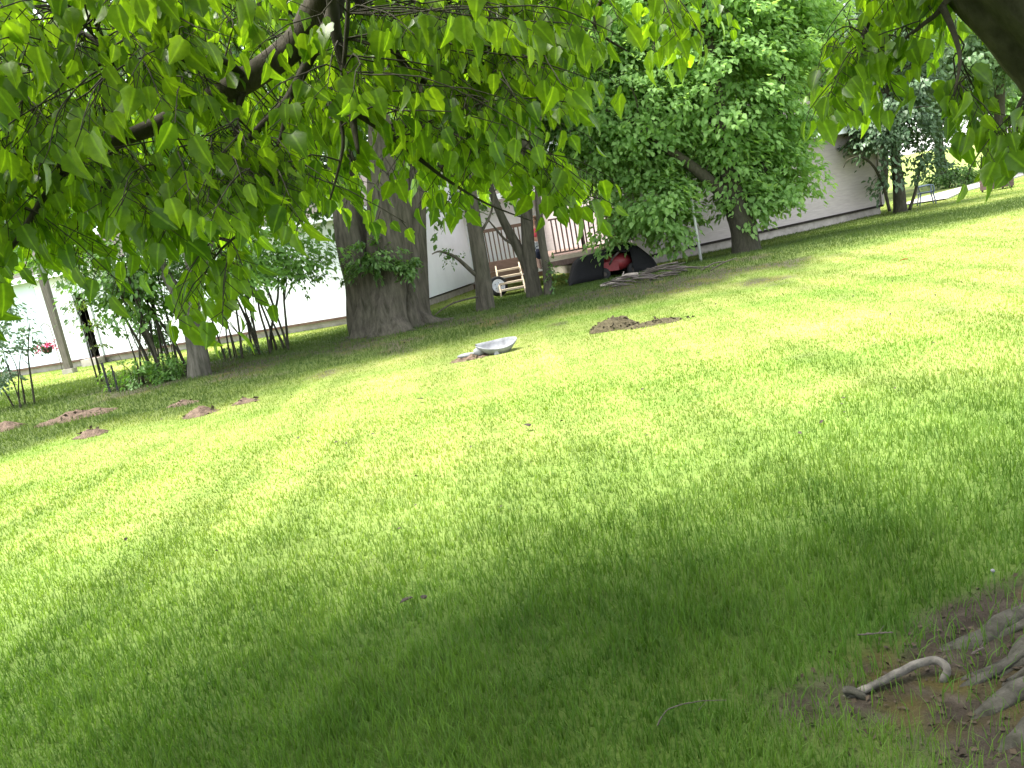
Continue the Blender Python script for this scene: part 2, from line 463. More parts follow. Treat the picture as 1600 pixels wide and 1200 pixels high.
# far path on the right
pm = MB()
pp = [G(1440, 318), G(1470, 306), G(1530, 290), G(1598, 271), G(1700, 245)]
pl, pr = [], []
for i, p in enumerate(pp):
    d = (pp[min(i+1, 4)]-pp[max(i-1, 0)]).normalized(); nrm = Vector((-d.y, d.x, 0))
    for s, L in ((1, pl), (-1, pr)):
        q = p+nrm*s*.75; L.append((q.x, q.y, H1(q.x, q.y)+.05))
vs = pl+pr+[(a, b, c-.2) for a, b, c in pl+pr]
fs = []
for i in range(4):
    fs += [(i, i+1, i+6, i+5), (i, i+10, i+11, i+1), (i+5, i+6, i+16, i+15)]
pm.add(vs, fs)
tag(pm.build('path', M['path']), 'pale straight path across the far right lawn', kind='structure')

# ------------------------------------------------------------------ leaf templates
def maple(seed):
    r = random.Random(seed)
    half = [(0, 0), (.11, .0), (.21, .12), (.245, .27), (.29, .40), (.23, .50), (.19, .64), (.10, .82), (0, 1.0)]
    half = [(x*(1.22+r.uniform(-.2, .2)), y+r.uniform(-.02, .02) if 0 < y < 1 else y) for x, y in half]
    rib = [(0, .33), (0, .66)]
    vs, fs = [], []
    curl = r.uniform(.12, .38); fold = r.uniform(.2, .55)
    def z(x, y): return abs(x)*fold - curl*y*y - .35*x*x
    base = len(vs)
    vs = [(0, 0), (0, .33), (0, .66), (0, 1.0)]
    for s in (1, -1):
        o = len(vs); pts = [(x*s, y) for x, y in half[1:-1]]; vs += pts
        f = [(0, o, o+1), (0, o+1, o+2), (0, o+2, 1), (1, o+2, o+3), (1, o+3, o+4), (1, o+4, 2), (2, o+4, o+5), (2, o+5, o+6), (2, o+6, 3)]
        fs += [t if s == 1 else t[::-1] for t in f]
    return np.array([(x, y, z(x, y)) for x, y in vs]), np.array(fs)
MAPLES = [maple(i) for i in range(4)]
LOBE = (np.array([(0, 0, 0), (.30, .35, .06), (0, .55, -.02), (-.30, .35, .06), (.17, .75, .0), (-.17, .75, .0), (0, 1, -.12)]),
        np.array([[0, 1, 2], [0, 2, 3], [1, 4, 2], [3, 2, 5], [2, 4, 6], [2, 6, 5]]))
RHOMB = (np.array([(0, 0, 0), (.32, .5, .08), (0, 1, -.1), (-.32, .5, .08)]), np.array([[0, 1, 2], [0, 2, 3]]))
def frames(d, nrm):
    d = d/np.linalg.norm(d, axis=1, keepdims=True)
    x = np.cross(d, nrm); x /= np.maximum(np.linalg.norm(x, axis=1, keepdims=True), 1e-6)
    n = np.cross(x, d)
    return x, d, n
def leaf_cloud(name, tpl, pos, d, nrm, size, tint, m, parent=None, off=(0, 0, 0)):
    tv, tf = tpl
    x, y, z = frames(d, nrm)
    s = size[:, None, None]
    vs = pos[:, None, :] + s*(tv[None, :, 0:1]*x[:, None]+tv[None, :, 1:2]*y[:, None]+tv[None, :, 2:3]*z[:, None])
    vs = vs-np.array(off)[None, None]
    k = len(tv); n = len(pos)
    fs = (tf[None]+(np.arange(n)*k)[:, None, None]).reshape(-1, 3)
    me = np_mesh(name, vs.reshape(-1, 3), fs, np.repeat(tint, k))
    return obj(name, me, m, parent)

# ------------------------------------------------------------------ trees
def crown_points(ells, n, sd, gap=.42, outer=2.0):
    r = np.random.default_rng(sd)
    vol = np.array([e[1][0]*e[1][1]*e[1][2] for e in ells])**.8; vol /= vol.sum()
    out = []
    while sum(map(len, out)) < n:
        k = n*2
        ch = r.choice(len(ells), k, p=vol)
        v = r.normal(size=(k, 3)); v /= np.linalg.norm(v, axis=1, keepdims=True)
        rad = r.random(k)**(1/outer)
        C = np.array([e[0] for e in ells])[ch]; A = np.array([e[1] for e in ells])[ch]
        p = C+v*A*rad[:, None]*(.86+.28*r.random((k, 1)))
        nz = fbm(p[:, 0]*.8+sd, p[:, 1]*.8, p[:, 2]*1.0)
        ok = nz > gap
        out.append(np.concatenate([p[ok], (p-C)[ok]], 1))
    o = np.concatenate(out)[:n]
    return o[:, :3], o[:, 3:]
def spray_leaves(P, O, per, spread, size, sd, droop=.5):
    r = np.random.default_rng(sd+99)
    n = len(P)
    o = O.copy(); o[:, 2] *= .3; o /= np.maximum(np.linalg.norm(o, axis=1, keepdims=True), 1e-6)
    pos = np.repeat(P, per, 0); oo = np.repeat(o, per, 0)
    t = r.random((n*per, 1))
    side = np.cross(oo, np.array([0, 0, 1.]))
    pos = pos+oo*(t-.4)*spread*1.6+side*(r.normal(size=(n*per, 1))*spread*.55*(1-.4*t))
    pos[:, 2] += (r.normal(size=n*per)*spread*.22-droop*spread*(t[:, 0]**2))
    d = oo*(.6+.5*r.random((n*per, 1)))+r.normal(size=(n*per, 3))*.45; d[:, 2] -= .45+.3*r.random(n*per)
    nr = r.normal(size=(n*per, 3))*.38; nr[:, 2] += .9; nr += oo*.75
    sz = size*(.65+.7*r.random(n*per))
    ti = np.clip(np.repeat(r.random(n), per)*.6+r.random(n*per)*.4, 0, 1)
    return pos, d, nr, sz, ti
def tree(name, label, base, stems, ells, nspray, per, spread, size, lm, bm, sd, tpl=LOBE, group=None, cat='tree', gap=.42,
         droop=.5, limbs=26, flute=None, nside=10, extra=None, parts=('trunk', 'crown'), outer=2.0):
    """stems: list of (path, radii) in world coordinates."""
    root = thing(name, label, cat, base, 0, group)
    b = Vector(base); rr = random.Random(sd)
    for pth, rad in stems:
        mb = MB(); mb.tube(pth, rad, nside, flute, 4 if nside > 6 else 3)
        mb.build(parts[0], bm, root, b)
    P, O = crown_points(ells, nspray, sd, gap, outer)
    if limbs:
        mb = MB()
        allp = []
        for pth, rad in stems:
            h0 = pth[0][2]
            for i in range(len(pth)-1):
                for t in (0, .33, .66):
                    p = Vector(pth[i]).lerp(Vector(pth[i+1]), t); allp.append((p, rad[i]*(1-t)+rad[i+1]*t, i+t))
        zt = max(p.z for p, _, _ in allp); z0 = min(p.z for p, _, _ in allp)
        cand = [a for a in allp if a[0].z > z0+.28*(zt-z0)]
        for j in rr.sample(range(len(P)), min(limbs, len(P))):
            q = Vector(P[j])
            a = min(cand, key=lambda c: (c[0]-q).length+max(0, c[0].z-q.z+.3)*1.5)
            m_ = a[0].lerp(q, .5)+Vector((rr.uniform(-.2, .2), rr.uniform(-.2, .2), rr.uniform(.0, .5)))
            r0 = min(a[1]*.55, .012+.018*(q-a[0]).length)
            mb.tube([a[0], a[0].lerp(m_, .6), m_, m_.lerp(q, .6)+Vector((0, 0, .06)), q], [r0, r0*.85, r0*.65, r0*.45, r0*.2], 5, None, 2, False)
        mb.build('branches', bm, root, b)['kind'] = 'stuff'
    pos, d, nr, sz, ti = spray_leaves(P, O, per, spread, size, sd, droop)
    if extra:
        for e_, ns, pe, sp, si in extra:
            P2, O2 = crown_points(e_, ns, sd+7, .25, 1.6)
            a = spray_leaves(P2, O2, pe, sp, si, sd+8, droop)
            pos, d, nr, sz, ti = [np.concatenate(q) for q in zip((pos, d, nr, sz, ti), a)]
    leaf_cloud(parts[1], tpl, pos, d, nr, sz, ti, lm, root, base)
    return root
def vert_stem(base, h, r, lean=(0, 0), wob=.15, sd=0, n=6, flare=1.5, sink=.15):
    rr = random.Random(sd); p = []; q = []
    for i in range(n):
        t = i/(n-1)
        p.append((base[0]+lean[0]*t+(rr.uniform(-wob, wob) if 0 < i else 0), base[1]+lean[1]*t+(rr.uniform(-wob, wob) if 0 < i else 0), base[2]-sink+(h+sink)*t))
        q.append(r*(1-.75*t)*(flare if i == 0 else 1))
    # an extra ring just above the ground keeps the flare short
    p.insert(1, tuple(np.array(p[0])*.9+np.array(p[1])*.1)); q.insert(1, r*(1+.5*(flare-1)))
    return p, q
def gb(px, py):
    p = G(px, py); return (p.x, p.y, p.z)

# --- the big old fluted trunk left of centre
b = gb(612, 516)
def fl(a, t): return 1+(.16*math.sin(4*a+.5)+.09*math.sin(7*a+2)+.05*math.sin(13*a))*(1-.6*t)
def up(px, py, d): p = D(px, py, d); return (p.x, p.y, p.z)
dd = b[1]
stems = [
    ([(b[0], dd, b[2]-.3), (b[0], dd, .05), (b[0]+.02, dd, .45), up(612, 430, dd), up(608, 330, dd), up(606, 200, dd), up(620, 10, dd), up(640, -200, dd)],
     [.95, .78, .58, .44, .38, .33, .28, .2]),
    ([(b[0]-.25, dd+.1, b[2]-.2), (b[0]-.35, dd+.1, .35), up(573, 445, dd+.1), up(553, 385, dd+.1), up(540, 300, dd+.2), up(520, 180, dd+.4), up(480, 0, dd+.8)],
     [.5, .44, .37, .30, .26, .22, .16]),
    ([(b[0]+.3, dd+.15, b[2]-.2), (b[0]+.32, dd+.1, .4), up(640, 430, dd+.2), up(642, 330, dd+.3), up(655, 200, dd+.4), up(682, 10, dd+.5), up(700, -200, dd+.8)],
     [.6, .46, .33, .27, .24, .2, .14]),
]
t = tree('old_tree', 'massive fluted many-stemmed old trunk left of centre, leafy shoots halfway up', b, stems,
     [((-2.2, 18, 8.2), (5, 4, 3.2)), ((.5, 18.2, 6.4), (2.6, 2.4, 1.6)), ((-4.2, 18.2, 6.0), (2.4, 2.2, 1.7)), ((-1.2, 17.6, 5.3), (1.6, 1.3, .9)), (up(500, 320, 18.2), (1.3, .8, .75)), (up(690, 310, 19.2), (.9, .6, .5)), (up(770, 290, 19.6), (.9, .6, .5)), ((-7.6, 12.6, 9.8), (3.4, 2.2, 1.2)), ((-3.8, 12.9, 9.0), (3.2, 2.2, 1.2)), ((-.6, 13.8, 8.4), (2.8, 2.0, 1.2)), ((-4.5, 15.0, 9.4), (4, 2, 1.2)), ((2.2, 15.6, 8.4), (2.2, 1.7, 1.0))],  # high forward lobes are unseen, added to shade the bank
     1700, 26, .48, .15, M['leaf_mid'], M['bark'], 21, flute=fl, nside=28, limbs=30,
     extra=[([(up(585, 400, dd-.55), (.75, .25, .36)), (up(560, 425, dd-.5), (.4, .2, .2)), (up(640, 420, dd-.5), (.28, .2, .22))], 60, 22, .16, .085)])
# root flare to the right of the old trunk
mb = MB()
for (dx, dy, r0, sdx) in ((1.15, .05, .20, 1), (-.85, -.1, .2, 2), (.5, -.7, .17, 3), (-.35, -.75, .18, 4)):
    mb = MB()
    mb.tube([(b[0]+dx*.25, b[1]+dy*.25, .55), (b[0]+dx*.5, b[1]+dy*.5, .24), (b[0]+dx*.8, b[1]+dy*.8, .07), (b[0]+dx*1.1, b[1]+dy*1.1, H1(b[0]+dx*1.1, b[1]+dy)-.04)],
            [r0*1.2, r0, r0*.7, r0*.35], 10, None, 4)
    mb.build('root', M['bark'], t, b)

# --- slender trunk in front of the white wall, with its bare side branch
b = gb(759, 484); dd = b[1]
st = [([(b[0], dd, b[2]-.2), (b[0], dd, .15), up(754, 430, dd), up(741, 350, dd), up(728, 260, dd), up(722, 120, dd), up(715, -20, dd)], [.26, .2, .165, .15, .14, .11, .07]),
      ([up(752, 436, dd), up(735, 422, dd-.1), up(712, 402, dd-.3), up(688, 393, dd-.5), up(675, 397, dd-.6)], [.06, .045, .035, .022, .01]),
      ([up(744, 375, dd), up(758, 352, dd), up(768, 330, dd+.1), up(772, 300, dd+.1)], [.04, .03, .022, .015]),
      ([up(752, 463, dd-.05), up(735, 466, dd-.2), up(710, 473, dd-.35), up(690, 484, dd-.5), up(678, 494, dd-.6)], [.022, .02, .018, .014, .008])]
tree('slender_tree', 'straight slender grey trunk with bare side branch before the white wall', b, st,
     [((-.5, 18.6, 5.6), (2.4, 2.2, 2.0)), ((-.8, 18.5, 3.6), (1.0, .9, .6))], 220, 24, .42, .14, M['leaf_mid'], M['bark'], 31, limbs=16,
     extra=[([(up(702, 395, dd-.4), (.35, .2, .18))], 8, 10, .14, .07)])
# --- forked trunk in front of the deck steps
b = gb(836, 464); dd = b[1]
st = [([(b[0], dd, b[2]-.2), (b[0], dd, .12), up(829, 420, dd), up(824, 360, dd), up(820, 270, dd), up(815, 120, dd), up(812, -10, dd)], [.26, .19, .15, .135, .12, .1, .06]),
      ([up(829, 428, dd), up(815, 398, dd+.05), up(797, 365, dd+.1), up(782, 335, dd+.1), up(766, 290, dd+.2), up(750, 200, dd+.3)], [.11, .11, .10, .085, .07, .04]),
      ([up(805, 382, dd+.1), up(790, 375, dd), up(775, 358, dd-.1), up(764, 345, dd-.1)], [.03, .028, .022, .012])]
tree('forked_tree', 'dark forked tree trunk standing directly before the wooden deck steps', b, st,
     [((1.2, 19.6, 5.7), (2.3, 2.2, 1.9)), ((2.3, 19.7, 3.9), (1.4, 1.2, .9))], 220, 24, .42, .14, M['leaf_mid'], M['bark'], 41, limbs=16)
b = gb(857, 461); dd = b[1]
st = [([(b[0], dd, b[2]-.2), (b[0], dd, .1), up(854, 420, dd), up(846, 370, dd), up(840, 300, dd), up(832, 180, dd)], [.14, .105, .09, .08, .06, .04])]
tree('mossy_tree', 'thin mossy brown trunk beside the deck front, ivy on it', b, st,
     [((1.3, 19.3, 4.6), (1.2, 1.1, 1.0))], 70, 22, .36, .13, M['leaf_mid'], M['bark'], 43, limbs=8,
     extra=[([(up(866, 425, dd-.1), (.16, .12, .42))], 12, 12, .12, .07)])
# --- left forked tree with its thicket
b = gb(312, 586); dd = b[1]
st = [([(b[0], dd, b[2]-.2), (b[0], dd, .12), up(308, 545, dd), up(298, 500, dd), up(284, 470, dd), up(255, 420, dd+.1), up(225, 340, dd+.2), up(200, 250, dd+.3)], [.30, .22, .18, .17, .12, .09, .07, .04]),
      ([up(300, 510, dd), up(303, 480, dd), up(303, 440, dd), up(290, 370, dd), up(285, 280, dd)], [.13, .12, .10, .08, .05]),
      ([up(300, 470, dd), up(316, 430, dd-.1), up(330, 380, dd-.1), up(350, 320, dd)], [.06, .05, .04, .02])]
tree('twin_stem_tree', 'pale grey trunk splitting into two stems beside the left thicket', b, st,
     [((-6.2, 16, 4.6), (2.8, 2.2, 1.9)), ((-5.2, 16, 3.1), (1.5, 1.2, .7)), ((-8.2, 16.2, 4.0), (1.6, 1.4, 1.2)), ((-9.6, 11.8, 9.6), (2.6, 2.0, .9))], 420, 24, .42, .13, M['leaf_bright'], M['bark_pale'], 51, limbs=18,  # highest lobe is unseen, added for shade on the left bank
     extra=[([(up(385, 430, dd-.2), (.6, .4, .3)), (up(345, 470, dd-.2), (.35, .3, .22))], 34, 18, .2, .09),
            ([(up(200, 430, dd+.4), (1.0, .7, .45)), (up(410, 390, dd+.5), (1.1, .7, .6)), (up(480, 410, dd+.9), (.8, .5, .45)), (up(110, 395, dd+1), (1.0, .7, .4)), (up(300, 380, dd+.6), (1.0, .7, .6)), (up(230, 480, dd+.3), (.7, .5, .35)), (up(60, 370, dd+1.5), (1.1, .7, .5))], 300, 20, .3, .11)])
def thicket(name, label, px, py, n, h, spreadx, rad, ells, ns, per, sp, sz, lm, sd, bm='bark_dark', gap=.42, top=.6):
    b = gb(px, py); rr = random.Random(sd); st = []
    for i in range(n):
        x0 = b[0]+rr.uniform(-spreadx, spreadx); y0 = b[1]+rr.uniform(-.3, .5)
        hh = h*rr.uniform(.7, 1.1); lx = rr.uniform(-top, top)*hh*.45
        st.append(([(x0, y0, H1(x0, y0)-.1), (x0+lx*.2, y0, hh*.3), (x0+lx*.55+rr.uniform(-.1, .1), y0+rr.uniform(-.1, .1), hh*.65), (x0+lx, y0+rr.uniform(-.3, .3), hh)],
                   [rad*rr.uniform(.6, 1.2)*k for k in (1, .8, .6, .25)]))
    ee = [((b[0]+e[0], b[1]+e[1], e[2]), e[3]) for e in ells]
    return tree(name, label, b, st, ee, ns, per, sp, sz, lm, M[bm], sd, nside=6, limbs=12, gap=gap, cat='shrub', parts=('stem', 'foliage'))
thicket('thicket', 'tangle of thin bare stems left of the twin-stemmed trunk', 250, 592, 11, 2.7, .75, .035,
        [(0, 0, 2.2, (1.1, .7, .8)), (-.9, .2, 1.5, (.6, .5, .5)), (.1, 0, .4, (.8, .5, .35))], 110, 18, .24, .085, M['leaf_mid'], 61)
thicket('shrub', 'dark thin-stemmed shrub right of the twin-stemmed trunk', 425, 550, 9, 2.2, .45, .035,
        [(.2, 0, 1.9, (1.0, .7, .6)), (.9, .1, 1.6, (.6, .5, .35))], 70, 16, .24, .08, M['leaf_mid'], 62)
thicket('shrub', 'thin stems crowding the wall between left trunk and dark shrub', 375, 560, 6, 1.9, .3, .025,
        [(.0, 0, 1.7, (.6, .5, .5)), (0, 0, .3, (.5, .4, .25))], 40, 16, .22, .08, M['leaf_dark'], 63)
thicket('shrub', 'dark blue-green shrub at the left edge, pale twigs', 30, 636, 7, 1.5, .5, .022,
        [(.0, 0, 1.25, (.75, .5, .5)), (-.4, 0, .7, (.5, .4, .3)), (.2, 0, 1.9, (.4, .3, .35))], 90, 16, .17, .075, M['leaf_blue'], 64)
thicket('sapling', 'feathery yellow-green sapling standing before the dark doorway', 158, 598, 3, 2.2, .12, .02,
        [(-.1, 0, 1.75, (.32, .3, .12)), (.1, 0, 1.35, (.42, .3, .12)), (.05, 0, .85, (.36, .3, .1)), (0, 0, 2.2, (.25, .25, .15))], 18, 16, .16, .07, M['leaf_yellow'], 65, gap=.2, top=.1)
thicket('shrub', 'grey-green airy bush between the doorway and the thicket', 238, 585, 6, 2.1, .3, .018,
        [(.1, 0, 1.7, (.42, .4, .5)), (.2, 0, 1.0, (.35, .35, .4))], 80, 18, .18, .07, M['leaf_mid'], 66)
thicket('shrub', 'low leafy undergrowth at the foot of the thicket', 222, 602, 6, .7, .5, .012,
        [(.0, 0, .35, (.75, .4, .3)), (.6, .1, .3, (.4, .3, .22))], 80, 16, .15, .07, M['leaf_bright'], 67, gap=.3)

# --- the big bright bushy tree right of centre
b = gb(1168, 394); dd = b[1]
st = [([(b[0], dd, b[2]-.2), (b[0]-.02, dd, .12), up(1162, 360, dd), up(1150, 320, dd), up(1130, 230, dd), up(1110, 100, dd), up(1090, -40, dd)], [.46, .37, .32, .29, .23, .17, .1]),
      ([up(1152, 330, dd), up(1190, 270, dd+.2), up(1215, 190, dd+.4), up(1225, 80, dd+.6)], [.18, .15, .11, .06]),
      ([up(1150, 325, dd), up(1100, 275, dd-.2), up(1040, 230, dd-.4), up(980, 180, dd-.5)], [.17, .14, .1, .05])]
tree('bushy_tree', 'big bright green bushy tree hanging low over the grey wall', b, st,
     [((6.3, 20.4, 4.3), (2.5, 2.2, 1.9)), ((4.1, 20.0, 3.7), (1.9, 1.6, 1.5)), ((4.0, 19.6, 1.75), (1.15, .9, .8)), ((7.4, 20.4, 2.9), (1.2, 1.1, 1.0)),
      ((6.4, 20.0, 2.4), (1.7, .9, .7)), ((7.4, 20.8, 6.3), (2.6, 2.2, 1.6)), ((4.6, 20.6, 6.3), (2.3, 2.0, 1.6)), ((7.5, 19.7, 1.75), (.85, .6, .6)), ((4.6, 19.6, .95), (.6, .5, .4)), ((6.3, 19.5, 1.35), (.65, .4, .5)), ((7.2, 19.6, 1.3), (.6, .4, .35)), ((5.9, 19.5, 2.3), (1.2, .5, .7)), ((6.7, 20.0, 1.75), (1.1, .6, .7)), ((4.2, 19.2, 1.5), (1.0, .6, .8)), ((3.0, 20.0, 4.6), (1.7, 1.3, 1.6)), ((3.6, 20.2, 2.9), (1.5, 1.0, 1.0)), ((8.3, 20.6, 4.9), (1.2, 1.1, 1.0)), (up(925, 250, 19.7), (1.0, .7, 1.0)), (up(955, 365, 19.5), (.6, .4, .35))],
     3300, 26, .36, .15, M['leaf_pale'], M['bark_dark'], 71, limbs=46, gap=.34, outer=2.6)
# --- dark small tree at the right end of the grey house
b = gb(1407, 332); dd = b[1]
st = [([(b[0], dd, b[2]-.2), (b[0], dd, .15), up(1404, 290, dd), up(1398, 240, dd), up(1390, 180, dd), up(1380, 90, dd)], [.26, .2, .17, .14, .11, .05]),
      ([up(1421, 328, dd+.1), up(1430, 300, dd+.1), up(1436, 270, dd+.1), up(1440, 240, dd)], [.05, .045, .04, .02]),
      ([up(1390, 330, dd-.2), up(1380, 290, dd-.2), up(1365, 260, dd-.3), up(1345, 245, dd-.5), up(1325, 250, dd-.6), up(1318, 262, dd-.6)], [.05, .045, .04, .025, .02, .012])]
tree('dark_tree', 'dark blue-green small tree at the right end of the grey house', b, st,
     [((13.0, 25, 3.5), (1.9, 1.5, 1.5)), ((12.2, 24.8, 2.4), (1.1, .9, .8)), ((14.2, 25.1, 2.2), (.9, .8, .7)), ((12.6, 25.2, 5.2), (1.8, 1.6, 1.3)), ((13.6, 25, 1.4), (.6, .5, .5)), ((12.3, 24.8, 1.2), (.45, .4, .4))],
     620, 22, .34, .14, M['leaf_blue'], M['bark_dark'], 81, limbs=26, gap=.42)
# --- trees behind the houses
bgt = [
    ('tall dark tree behind the deck roof', (2.5, 33), 13, 4.6, 'leaf_dark'),
    ('tall mid-green tree behind the bushy tree', (9.5, 35), 13, 4.6, 'leaf_far'),
    ('broad tree behind the grey house right end', (15.5, 36), 12, 4.4, 'leaf_dark'),
    ('far pale green tree at the right horizon', (25, 44), 11, 4.4, 'leaf_far'),
    ('dense tree above the middle of the white house', (-4.5, 33), 13, 4.8, 'leaf_far'),
    ('dense dark tree behind the doorway end of the white house', (-12, 34), 14, 5.0, 'leaf_dark'),
    ('tall tree beyond the left end of the white house', (-19.5, 34), 14, 5.0, 'leaf_far'),
    ('small bright tree right of the path beyond the wooden box', (33, 50), 9, 4.2, 'leaf_bright'),
    ('rounded tree filling the gap behind the old trunk', (-1, 40), 15, 5.0, 'leaf_dark'),
    ('rounded tree filling the gap above the grey roof', (6, 42), 16, 5.4, 'leaf_far'),
    ('slim tree behind the dark small tree', (20, 41), 13, 3.6, 'leaf_dark'),
    ('very tall leafy tree above the doorway roof', (-10, 36), 17, 5.4, 'leaf_far'),
    ('very tall leafy tree at the top left corner', (-17, 33), 17, 5.4, 'leaf_far'),
    ('tall leafy tree behind the limb at the right edge', (24, 37), 14, 4.6, 'leaf_far'),
]
for i, (lab, (x, y), h, r, lm) in enumerate(bgt):
    b = (x, y, H1(x, y))
    st = [vert_stem(b, h*.85, .28, (random.uniform(-.6, .6), 0), .2, i+5)]
    right = x > 14
    lo = .30 if not right else .36
    ells = [((x, y, h*.66), (r, r*.8, h*.30)), ((x-r*.45, y-.5, h*.45), (r*.62, r*.6, h*.16)), ((x+r*.5, y-.4, h*.48), (r*.6, r*.6, h*.16)), ((x, y-1.0, h*lo+.4), (r*.6, r*.5, h*.12))]
    tree('background_tree', lab, b, st, ells, 480, 22, .62, .28, M[lm], M['bark_dark'], 100+i*3, tpl=RHOMB, group='trees behind the houses', gap=.40, nside=8, limbs=14)
for i, (lab, px, py, h, rx, lm) in enumerate([
    ('low bush beside the pale path', 1492, 292, .9, 1.0, 'leaf_mid'), ('small round bush far up the right lawn', 1557, 264, 1.0, .8, 'leaf_dark'),
    ('bright hedge bush on the far right slope', 1510, 262, 1.3, 2.2, 'leaf_bright'), ('dark bush hanging over the right edge of the lawn', 1592, 232, 2.6, 3.0, 'leaf_dark')]):
    bb = gb(px, py)
    if bb[1] > 60 or bb[1] < 0: bb = (32+i*3, 52, H1(32+i*3, 52))
    st = [vert_stem((bb[0]+k*.15, bb[1], bb[2]), h*.8, .03, (k*.2, 0), .05, i*5+k) for k in (-1, 0, 1)]
    tree('bush', lab, bb, st, [((bb[0], bb[1], bb[2]+h*.6), (rx, .8, h*.5))], 70, 18, .25, .15, M[lm], M['bark_dark'], 160+i, tpl=RHOMB, cat='bush', nside=6, limbs=8, gap=.3, parts=('stem', 'foliage'))

# ------------------------------------------------------------------ houses
def house_root(name, label, p0, p1):
    d = Vector((p1[0]-p0[0], p1[1]-p0[1], 0)); L = d.length
    return thing(name, label, 'house', (p0[0], p0[1], 0), math.atan2(d.y, d.x)), L
def bx(name, m, root, x0, x1, y0, y1, z0, z1):
    mb = MB(); mb.box(((x0+x1)/2, (y0+y1)/2, (z0+z1)/2), (x1-x0, y1-y0, z1-z0)); return mb.build(name, M[m], root)
def gable(root, x0, x1, y0, y1, z, rise, m='shingle'):
    mb = MB(); ym = (y0+y1)/2; th = .1
    a, b_ = x0-.35, x1+.35; c, d = y0-.4, y1+.4
    mb.add([(a, c, z), (b_, c, z), (b_, ym, z+rise), (a, ym, z+rise), (a, d, z), (b_, d, z),
            (a, c, z+th), (b_, c, z+th), (b_, ym, z+rise+th), (a, ym, z+rise+th), (a, d, z+th), (b_, d, z+th)],
           [(0, 3, 2, 1), (3, 4, 5, 2), (6, 7, 8, 9), (9, 8, 11, 10), (0, 1, 7, 6), (4, 10, 11, 5), (0, 6, 9, 3), (3, 9, 10, 4), (1, 2, 8, 7), (2, 5, 11, 8)])
    r = mb.build('roof', M[m], root)
    fm = MB(); fm.box(((a+b_)/2, c-.013, z+.01), (b_-a, .024, .17)); fm.build('fascia', M['white'], r)
    for xx in (x0+.02, x1-.02):
        g = MB(); g.add([(xx-.02, y0+.05, z-.02), (xx-.02, y1-.05, z-.02), (xx-.02, ym, z+rise-.06), (xx+.02, y0+.05, z-.02), (xx+.02, y1-.05, z-.02), (xx+.02, ym, z+rise-.06)],
                        [(0, 2, 1), (3, 4, 5), (0, 1, 4, 3), (1, 2, 5, 4), (2, 0, 3, 5)]); g.build('gable_end', M['white'], root)
def window(root, xc, zc, w_, h_, y=-.03):
    f = MB()
    for sx in (-1, 1): f.box((xc+sx*(w_/2+.03), y, zc), (.06, .06, h_+.12))
    for sz in (-1, 1): f.box((xc, y, zc+sz*(h_/2+.03)), (w_, .055, .06))
    f.box((xc, y, zc), (w_, .04, .035))
    o = f.build('window', M['white'], root)
    p = MB(); p.box((xc, y+.015, zc), (w_, .012, h_)); p.build('pane', M['pane'], o)
    s = MB(); s.box((xc, y-.05, zc-h_/2-.085), (w_+.2, .12, .045)); s.build('sill', M['white'], o)

# white house, left (doorway end)
A0, A1 = (-16.2, 25.3), (-2.35, 20.75)
hr, L = house_root('white_house', 'long white house with a dark doorway at its left end', A0, A1)
ex = (Vector((*A1, 0))-Vector((*A0, 0))).normalized()
def along(px, py):  # wall coordinate where the pixel's ray meets the wall plane
    r = ray(px, py); nrm = Vector((-ex.y, ex.x, 0)); o = Vector((0, 0, CAM_H)); a0 = Vector((*A0, 0))
    t = (a0-o).dot(nrm)/r.dot(nrm); p = o+r*t; return (p-a0).dot(ex), p.z
d0, dt = along(119, 478); d1, db = along(160, 566)
z0 = .22; zt = 2.75
bx('foundation', 'foundation', hr, .05, L-.05, .08, 7.9, -.3, z0-.05)
bx('back_wall', 'white', hr, 0, L, 7.6, 7.9, z0, zt)
bx('end_wall', 'white', hr, L-.12, L-.001, .062, 7.59, z0, zt)
bx('end_wall', 'white', hr, .001, .12, .062, 7.59, z0, zt)
bx('floor', 'dark', hr, .13, L-.13, .07, 7.5, z0-.04, z0)
bx('partition', 'dark', hr, .13, L-.13, 1.6, 1.66, z0, zt)  # room surfaces coloured near-black, standing in for the unlit interior
bx('ceiling', 'dark', hr, .13, L-.13, .07, 7.5, zt-.08, zt-.02)
bx('skirting_board', 'brownskirt', hr, 0, L, -.02, .079, z0-.06, z0-.003)
dx0, dx1, dz1 = d0, d1+.05, max(dt, 2.1)
panels = [0]
x = dx0-.13
while x > .3: panels.append(x); x -= 1.22
panels = sorted(panels)
for i in range(len(panels)-1):
    bx('wall_panel', 'shaded_white' if panels[i+1] < dx0-.5 else 'white', hr, panels[i]+.006, panels[i+1]-.006, 0, .06, z0, zt)
bx('wall_panel', 'white', hr, dx0-.12, dx1+.12, .001, .06, dz1+.11, zt)
x = dx1+.13
while x < L-.01:
    x2 = min(x+1.22, L)
    bx('wall_panel', 'white', hr, x+.006, x2-.006, 0, .06, z0, zt); x = x2
df = MB(); df.box((dx0-.05, 0, (z0+dz1)/2), (.1, .11, dz1-z0)); df.box((dx1+.05, 0, (z0+dz1)/2), (.1, .11, dz1-z0)); df.box(((dx0+dx1)/2, 0, dz1+.05), (dx1-dx0+.2, .112, .1))
df = df.build('door_frame', M['white'], hr)
dl = MB(); dl.box((dx1-.03, .45, (z0+dz1)/2), (.045, .8, dz1-z0-.04)); dl = dl.build('door', M['white'], hr)
kn = MB(); kn.blob((dx1-.08, .75, 1.15), (.03, .03, .03), 8, 6, 0); kn.build('handle', M['blackmetal'], dl)
bx('threshold', 'foundation', hr, dx0-.1, dx1+.1, -.30, -.025, -.1, z0-.02)
gable(hr, 0, L, 0, 7.9, zt, 1.2)
